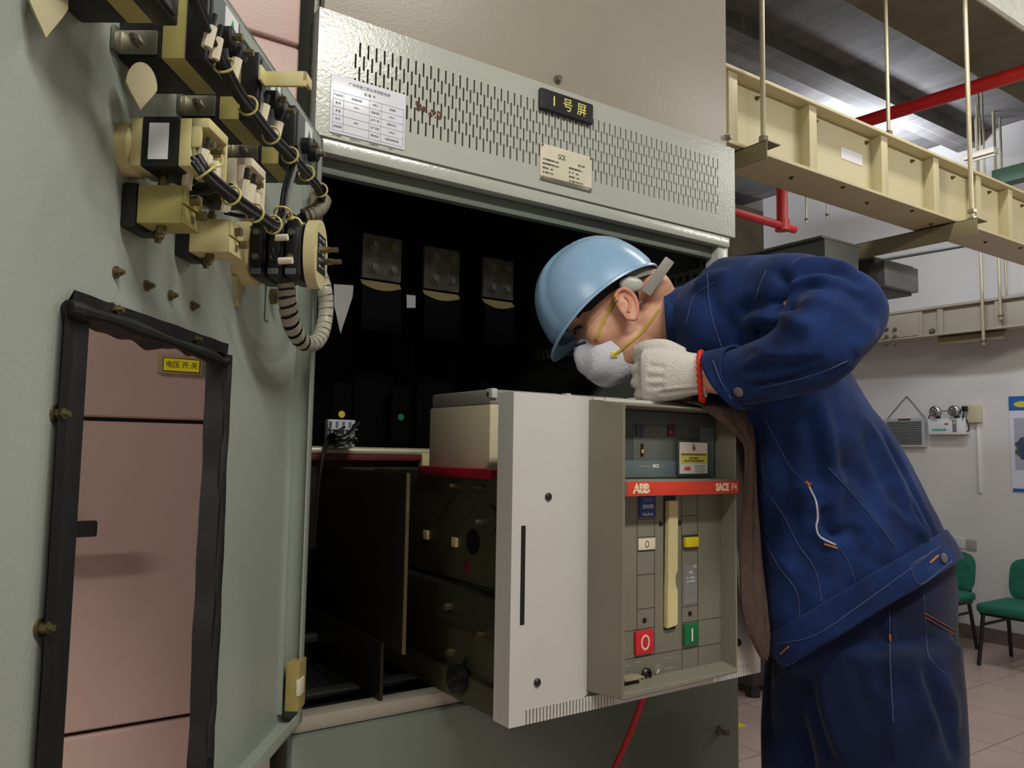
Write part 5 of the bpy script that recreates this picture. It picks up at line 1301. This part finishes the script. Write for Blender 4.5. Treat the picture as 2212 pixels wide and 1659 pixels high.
# ---- trousers
mb = MB(); loft(mb, pairs(HIP), n=36); loft(mb, rows3(NLEG), n=28); loft(mb, rows3(FLEG), n=28)
tme = fuse(mb, .0075, 14); ripple(tme, .0025, 22, 8); TT = bvh(tme)
creases(tme, TT, [([(1740, 1440), (1752, 1520), (1775, 1600), (1800, 1659)], -.010, .016), ([(1775, 1450), (1790, 1540), (1830, 1659)], .006, .018), ([(1995, 1430), (2020, 1500), (2050, 1580), (2068, 1640)], -.012, .012), ([(1970, 1430), (1995, 1510), (2030, 1600)], .008, .014),
    ([(1920, 1330), (1922, 1420), (1925, 1520), (1935, 1640)], .006, .010), ([(1905, 1330), (1908, 1420), (1908, 1500)], -.006, .010), ([(1840, 1420), (1860, 1500), (1890, 1580)], -.005, .018), ([(2030, 1450), (2060, 1520), (2062, 1580)], .006, .014)])
TT = bvh(tme); tr_ = mobj('trousers', tme, M_DENIM2, PER)
for pts in ([(1995, 1285), (1998, 1340), (2002, 1400), (2008, 1424)], [(1921, 1318), (1922, 1370), (1924, 1450), (1930, 1560)], [(2008, 1424), (2030, 1446), (2042, 1456)]): seam('seam', pts, .0010, M_STITCH, TT, tr_)
for pts in ([(1996, 1324), (2024, 1340), (2064, 1362)], [(1997, 1332), (2024, 1349), (2062, 1372)]): seam('orange_seam', pts, .0009, mat('rust_thread', (150, 84, 48), .8), TT, tr_)
seam('bar_tack', [(1922, 1370), (1923, 1384)], .0020, M_ORANGE, TT, tr_, .001, 4)
# shoes
for lg in (NLEG, FLEG):
    x, y = lg[-1][0], lg[-1][1]; g = MB(); d_ = Vector((-.83, .56, 0)); s_ = Vector((.56, .83, 0))
    loft(g, [(Vector((x, y, .05))-d_*.075, s_*.034, Vector((0, 0, .046))), (Vector((x, y, .06))-d_*.02, s_*.045, Vector((0, 0, .06))), (Vector((x, y, .052))+d_*.06, s_*.048, Vector((0, 0, .05))), (Vector((x, y, .038))+d_*.14, s_*.048, Vector((0, 0, .036))), (Vector((x, y, .030))+d_*.185, s_*.030, Vector((0, 0, .024)))], n=20)
    g.build('shoe', M_BLACK, PER, smooth=60)

# ---- gloves: knitted cotton, five fingers each
def glove(wr, cuff_end, kn, back, across, name, curl, thumb, lay=0.0):
    """wr wrist centre, kn knuckle row centre, back = unit vector out of the back of the hand, across = from little finger to index"""
    mb = MB(); ax = (kn-wr).normalized(); back = (back-ax*back.dot(ax)).normalized(); across = (across-ax*across.dot(ax)-back*across.dot(back)).normalized()
    L_ = (kn-wr).length
    loft(mb, [(cuff_end, across*.037, back*.030), (wr, across*.034, back*.027), (wr+ax*L_*.35, across*.040, back*.026), (wr+ax*L_*.75, across*.044, back*.025), (kn, across*.043, back*.021), (kn+ax*.012, across*.040, back*.015)], n=28)
    for k, (o, r, ls) in enumerate(((-.0315, .0098, (.032, .022, .018)), (-.0105, .0108, (.040, .026, .020)), (.0110, .0110, (.043, .028, .021)), (.0320, .0104, (.040, .025, .020)))):
        p = kn+across*o-ax*.004+back*(.004-.004*abs(k-1.6)); d = ax; pts = [(p-ax*.012, r)]; pts.append((p, r*1.04)); ang = 0
        for j, l in enumerate(ls):
            ang += R(curl[j]+4*(k-1.5)); d = ax*math.cos(ang)-back*math.sin(ang); p = p+d*l*.5; pts.append((p, r*(1-.05*j))); p = p+d*l*.5; pts.append((p, r*(.98-.07*j)))
        rr = []
        for q, (c, r_) in enumerate(pts):
            T = (pts[min(q+1, len(pts)-1)][0]-pts[max(q-1, 0)][0]).normalized(); B = across.copy(); A = T.cross(B).normalized(); rr.append((c, A*r_, B*r_))
        loft(mb, rr, n=14, sub=4, e=2)
    tp = wr+ax*L_*.30+across*.030-back*.006; pts = [(tp, .0155)]; p = tp
    for (a, b_, c, l, r) in thumb: p = p+(ax*a+across*b_+back*c).normalized()*l; pts.append((p, r))
    rr = []
    for q, (c, r_) in enumerate(pts):
        T = (pts[min(q+1, len(pts)-1)][0]-pts[max(q-1, 0)][0]).normalized(); B = T.orthogonal().normalized(); A = T.cross(B); rr.append((c, A*r_, B*r_))
    loft(mb, rr, n=14, sub=4, e=2)
    return fuse(mb, .0026, 5)
wr, kn = P(1506, 808, 1.285), P(1402, 812, 1.312)
gm = glove(wr, P(1526, 812, 1.276), kn, -V_(1450, 810), CU*.95+CR*.12, 'glove', (42, 62, 44), [(.8, .42, -.1, .034, .0150), (1, .05, -.15, .030, .0135), (1, -.25, -.55, .024, .0115)])
GT = bvh(gm); creases(gm, GT, [([(1398, 790), (1420, 792), (1440, 794)], -.0026, .0045), ([(1394, 814), (1415, 815), (1436, 815)], -.0026, .0045), ([(1396, 836), (1416, 836), (1436, 835)], -.0026, .0045), ([(1372, 800), (1380, 820), (1376, 840)], -.0020, .004), ([(1420, 852), (1460, 846), (1510, 842)], -.0032, .0035), ([(1430, 842), (1470, 838), (1512, 834)], .0015, .003)])
gl = mobj('glove', gm, M_GLOVE, PER); gl['label'] = 'white knitted glove on the near hand'
gm2 = glove(Vector((.860, -.045, 1.02)), Vector((.860, -.045, 1.06)), Vector((.856, -.045, .935)), Vector((.55, .8, 0)), Vector((-.82, .56, 0)), 'glove', (18, 26, 20), [(.8, .4, -.2, .034, .0150), (1, .1, -.2, .030, .0135), (1, 0, -.3, .024, .0115)])
mobj('glove', gm2, M_GLOVE, PER)
g = MB(); c = P(1516, 813, 1.281); T_ = (kn-wr).normalized(); v = (c-CAM).normalized(); A = v.cross(T_).normalized(); B = T_.cross(A)
pts = [c+A*math.cos(2*PI*k/16)*.0395+B*math.sin(2*PI*k/16)*.0355 for k in range(16)]
g.tube(pts, lambda u: .0040+.0010*math.sin(u*150), n=8, sub=8, closed=True)
for k in (0, 4, 9): g.lathe(pts[k]-A*.004, A, [(0, .001), (.002, .0052), (.006, .0052), (.008, .001)], 10)
g.build('bracelet', mat('red_cord_bracelet', (222, 40, 32), .55, var=.08, scale=60), PER)['label'] = 'red braided cord bracelet'
# ------------------------------------------------------------------ brown cloth over the corner of the breaker
def towel():
    W_ = [(.535, .78, -.200, 1.3885), (.535, .78, -.236, 1.3895), (.545, .775, -.262, 1.3865), (.548, .700, -.300, 1.3795), (.560, .672, -.3075, 1.368), (.600, .664, -.312, 1.345), (.638, .668, -.3125, 1.318),
          (.649, .678, -.306, 1.285), (.651, .690, -.300, 1.224), (.650, .704, -.296, 1.169), (.658, .718, -.290, 1.105), (.674, .736, -.282, 1.041), (.697, .748, -.276, .991), (.731, .753, -.270, .949)]
    rows = [[Vector((x0+(x1-x0)*t, y-.005*math.sin(PI*t)*(1 if k > 3 else 0), z-.004*math.sin(PI*t)*(k > 3))) for t in (0, .34, .67, 1)] for k, (x0, x1, y, z) in enumerate(W_)]
    G = [crom([Vector(p) for p in r], 7) for r in rows]; m = len(G[0]); cols = [crom([g[i] for g in G], 6) for i in range(m)]
    V = []; F = []; n = len(cols[0]); rnd = np.random.RandomState(2)
    for j in range(n):
        for i in range(m): V.append(cols[i][j]+Vector((0, (-.0022*math.sin(i*.7+j*.16) if j > 20 else 0)+.0003*rnd.randn(), .0003*rnd.randn())))
    for j in range(n-1):
        for i in range(m-1): F.append((j*m+i, j*m+i+1, (j+1)*m+i+1, (j+1)*m+i))
    g = MB(); g._put(V, F); bmesh.ops.recalc_face_normals(g.bm, faces=g.bm.faces[:]); bmesh.ops.solidify(g.bm, geom=g.bm.faces[:], thickness=.0022)
    return tag(g.build('cloth', mat('dark_brown_cloth', (84, 68, 60), .95, var=.16, scale=60, bump=.8, bscale=260), smooth=70), 'dark brown cloth draped over the right corner of the breaker, under the glove', 'cloth')
towel()
# ------------------------------------------------------------------ at the end wall
def wall_box(name, y0, y1, z0, z1, d, m, par, bev=.004, x=XW): return MB().box((x-d, min(y0, y1), z0), (x, max(y0, y1), z1), bev).build(name, m, par)
M_GRIDF = mat('grey_white_frame', (184, 184, 186), .5)
gp = thing('louvred_panel', 'grey louvred panel hanging from a chain on the end wall', 'panel', (XW-.03, 2.16, 1.38))
wall_box('frame', 2.012, 2.33, 1.375, 1.60, .035, M_GRIDF, gp)
wall_box('grille', 2.035, 2.31, 1.395, 1.578, .037, mat('grille_grey', (120, 126, 126), .5, var=.1, scale=30), gp, .001)
for k in range(10): MB().box((XW-.042, 2.036, 1.402+k*.0178), (XW-.037, 2.309, 1.407+k*.0178)).build('louvre', mat('dark_louvre', (92, 98, 100), .5), gp)
MB().box((XW-.038, 2.12, 1.584), (XW-.034, 2.22, 1.594)).build('name_strip', M_BLACK, gp)
for y in (2.02, 2.32): MB().tube([(XW-.01, y, 1.60), (XW-.006, (y+2.162)/2, 1.688), (XW-.005, 2.162, 1.772)], .0035, n=6).build('chain', M_STEEL, gp)
em = thing('emergency_light', 'white twin lamp emergency light on the end wall', 'emergency light', (XW-.04, 1.83, 1.47))
wall_box('housing', 1.700, 1.965, 1.470, 1.590, .075, mat('emergency_white', (222, 224, 228), .4), em, .006)
for y in (1.90, 1.762):
    g = MB(); c = Vector((XW-.085, y, 1.640)); g.lathe(c+Vector((.03, 0, 0)), (-1, 0, 0), [(0, .02), (.012, .040), (.045, .042), (.050, .038), (.058, .020), (.060, .001)], 24); l_ = g.build('lamp_head', mat('chrome_lamp', (170, 172, 176), .15, metal=.9), em)
    g = MB(); g.cyl((XW-.055, y, 1.585), (XW-.055, y, 1.61), .018, n=14); g.build('lamp_foot', M_BLACK, l_)
MB().cyl((XW-.05, 1.76, 1.645), (XW-.05, 1.90, 1.645), .004, n=8).build('link_rod', M_STEEL, em)
g = MB(); g.box((XW-.0765, 1.755, 1.485), (XW-.0745, 1.785, 1.572), .001); g.build('control_strip', mat('strip_grey', (120, 122, 126), .5), em)
g = MB(); g.cyl((XW-.0775, 1.77, 1.555), (XW-.075, 1.77, 1.555), .005, n=12); g.build('status_led', mat('yellow_green_led', (190, 210, 40), .4, emit=.6), em)
g = MB(); g.box((XW-.0762, 1.83, 1.496), (XW-.0748, 1.935, 1.512)); g.build('green_print', mat('teal_print', (90, 172, 156), .6), em)
g = MB(); g.box((XW-.0762, 1.815, 1.540), (XW-.0748, 1.842, 1.552)); g.build('red_print', mat('brown_print', (120, 80, 86), .6), em)
g = MB(); g.tube([(XW-.02, 1.965, 1.565), (XW-.03, 1.98, 1.60), (XW-.05, 1.94, 1.64), (XW-.06, 1.915, 1.645)], .004, n=6); g.build('lamp_lead', M_BLACK, em)
so = thing('wall_socket', 'yellowed wall socket with a black plug right of the emergency light', 'socket', (XW, 1.65, 1.55))
wall_box('box', 1.605, 1.700, 1.555, 1.685, .045, mat('yellowed_socket', (200, 190, 160), .5), so, .008)
g = MB(); g.box((XW-.085, 1.682, 1.635), (XW-.045, 1.715, 1.675), .008); pg = g.build('plug', M_BLACK, so)
g = MB(); g.tube([(XW-.075, 1.70, 1.64), (XW-.07, 1.712, 1.56), (XW-.05, 1.708, 1.50), (XW-.04, 1.685, 1.50), (XW-.05, 1.69, 1.56), (XW-.05, 1.70, 1.585)], .0045, n=6); g.build('plug_lead', M_BLACK, pg)
MB().box((XW-.014, 1.628, 1.05), (XW, 1.645, 1.555), .002).build('conduit_strip', M_WHITE, so)
po = thing('poster', 'white notice poster with a blue header at the right edge', 'poster', (XW, 1.1, 1.06))
wall_box('sheet', .75, 1.428, 1.065, 1.735, .004, mat('poster_paper', (216, 218, 228), .5), po, 0)
wall_box('header', .75, 1.428, 1.635, 1.735, .0052, mat('poster_blue', (40, 96, 172), .5), po, 0)
MB().prism([(.055*math.cos(k*PI/10), .022*math.sin(k*PI/10)) for k in range(20)], frame((XW-.0052, 1.34, 1.678), (0, -1, 0), (0, 0, 1), (-1, 0, 0)), .0006).build('header_mark', mat('poster_yellow', (206, 204, 60), .5), po)
wall_box('footer', .75, 1.42, 1.068, 1.092, .0052, mat('poster_blue', (40, 96, 172)), po, 0)
g = MB(); rnd = random.Random(12)
for z in (1.57, 1.55, 1.53, 1.27, 1.245, 1.22):
    y = 1.40
    while y > .8: w_ = rnd.uniform(.01, .03); g.box((XW-.0048, y-w_, z), (XW-.004, y, z+.012)); y -= w_+.008
g.box((XW-.0042, .8, 1.22), (XW-.0040, 1.40, 1.582)); g.build('print_lines', mat('poster_grey_print', (170, 172, 188), .6), po)
MB().prism([(.06*math.cos(k*PI/8)*(1+.2*math.sin(3*k)), .08*math.sin(k*PI/8)) for k in range(16)], frame((XW-.004, 1.335, 1.37), (0, -1, 0), (0, 0, 1), (-1, 0, 0)), .0008).build('printed_figure', mat('poster_dark_figure', (56, 60, 92), .6, rgb2=(60, 110, 70), var=.3, scale=16), po)
sw = thing('switch_plate', 'pair of wall switch plates above the green chair backrest', 'switch', (XW, 1.745, .635))
wall_box('plate', 1.755, 1.825, .640, .715, .010, mat('switch_white', (210, 210, 212), .4), sw, .002)
wall_box('plate', 1.675, 1.745, .635, .710, .010, mat('switch_grey', (168, 164, 152), .4), sw, .002)
# chairs
M_GREEN = mat('green_upholstery', (28, 104, 84), .85, var=.12, scale=20, bump=.4, bscale=300); M_CHB = mat('black_chair_frame', (24, 22, 22), .4)
def chair(x, y, lab):
    t = thing('visitor_chair', lab, 'chair', (x, y, 0), 'green chairs along the end wall')
    M = frame((x, y, 0), (0, -1, 0), (-1, 0, 0), (0, 0, 1)); M = frame((x, y, 0), (0, 1, 0), (-1, 0, 0), (0, 0, 1))
    M = frame((x, y, 0), (0, -1, 0), (-1, 0, 0), (0, 0, 1))
    M = Matrix(((0, -1, 0, x), (1, 0, 0, y), (0, 0, 1, 0), (0, 0, 0, 1)))          # local: x along the wall, y towards the wall is -x world
    MB(M).box((-.215, -.02, .325), (.215, .40, .385), .028, 4).build('seat', M_GREEN, t)
    MB(M).box((-.20, .0, .310), (.20, .38, .328), .006).build('seat_shell', M_CHB, t)
    g = MB(M); V = []; F = []; n, m = 14, 10
    for q in (0, 1):
        for j in range(m+1):
            for i in range(n+1):
                u, v = i/n*2-1, j/m*2-1; k = (abs(u)**4+abs(v)**4)**.25; rr = max(abs(u), abs(v))/k if k > 0 else 1
                th = .024*(1-.85*max(abs(u), abs(v))**4)
                V.append((u*rr*.20, -.040-.025*v+(th if q == 0 else -th*.7)-.03*(1-u*u)*.6, .505+v*rr*.140))
    w1 = (n+1); off = (n+1)*(m+1)
    for q in (0, 1):
        for j in range(m):
            for i in range(n): F.append(tuple(q*off+a for a in (j*w1+i, j*w1+i+1, (j+1)*w1+i+1, (j+1)*w1+i)))
    ring_ = [j for j in range(w1)]+[j*w1+n for j in range(1, m+1)]+[m*w1+i for i in range(n-1, -1, -1)]+[j*w1 for j in range(m-1, 0, -1)]
    for k in range(len(ring_)): a, b_ = ring_[k], ring_[(k+1) % len(ring_)]; F.append((a, b_, off+b_, off+a))
    g._put(V, F); g.build('backrest', M_GREEN, t, smooth=60)
    for sx in (-1, 1):
        MB(M).tube([(sx*.15, -.02, .32), (sx*.15, -.06, .36), (sx*.15, -.058, .50)], .012, n=10).build('back_support', M_CHB, t)
        MB(M).cyl((sx*.185, .36, .318), (sx*.205, .395, 0), .013, .012, n=12).build('leg', M_CHB, t)
        MB(M).cyl((sx*.185, .03, .318), (sx*.20, -.03, 0), .013, .012, n=12).build('leg', M_CHB, t)
        MB(M).cyl((sx*.188, .34, .25), (sx*.188, .03, .25), .009, n=10).build('stretcher', M_CHB, t)
    return t
chair(5.30, 1.145, 'green visitor chair at the right edge, seat in full view')
chair(5.30, 1.76, 'green visitor chair half hidden behind the hip of the person')
# low dark cabinet far behind
fb = thing('floor_cabinet', 'dark low equipment stand on the floor behind the breaker cover', 'stand', (3.5, 2.0, 0))
MB().box((3.1, 1.65, .06), (4.0, 2.5, .62), .01).build('case', mat('dark_grey_case', (50, 46, 46), .5), fb)
for x, y in ((3.15, 1.69), (3.95, 1.69), (3.15, 2.45), (3.95, 2.45)): MB().cyl((x, y, 0), (x, y, .065), .04, .03, n=14).build('foot', M_BLACK, fb)
tag(MB().box((2.66, 1.40, 0), (2.745, 1.46, .0015)).build('floor_marking', mat('floor_tape_yellow', (214, 204, 20), .5)), 'short yellow tape mark on the pink floor tiles', 'floor marking')
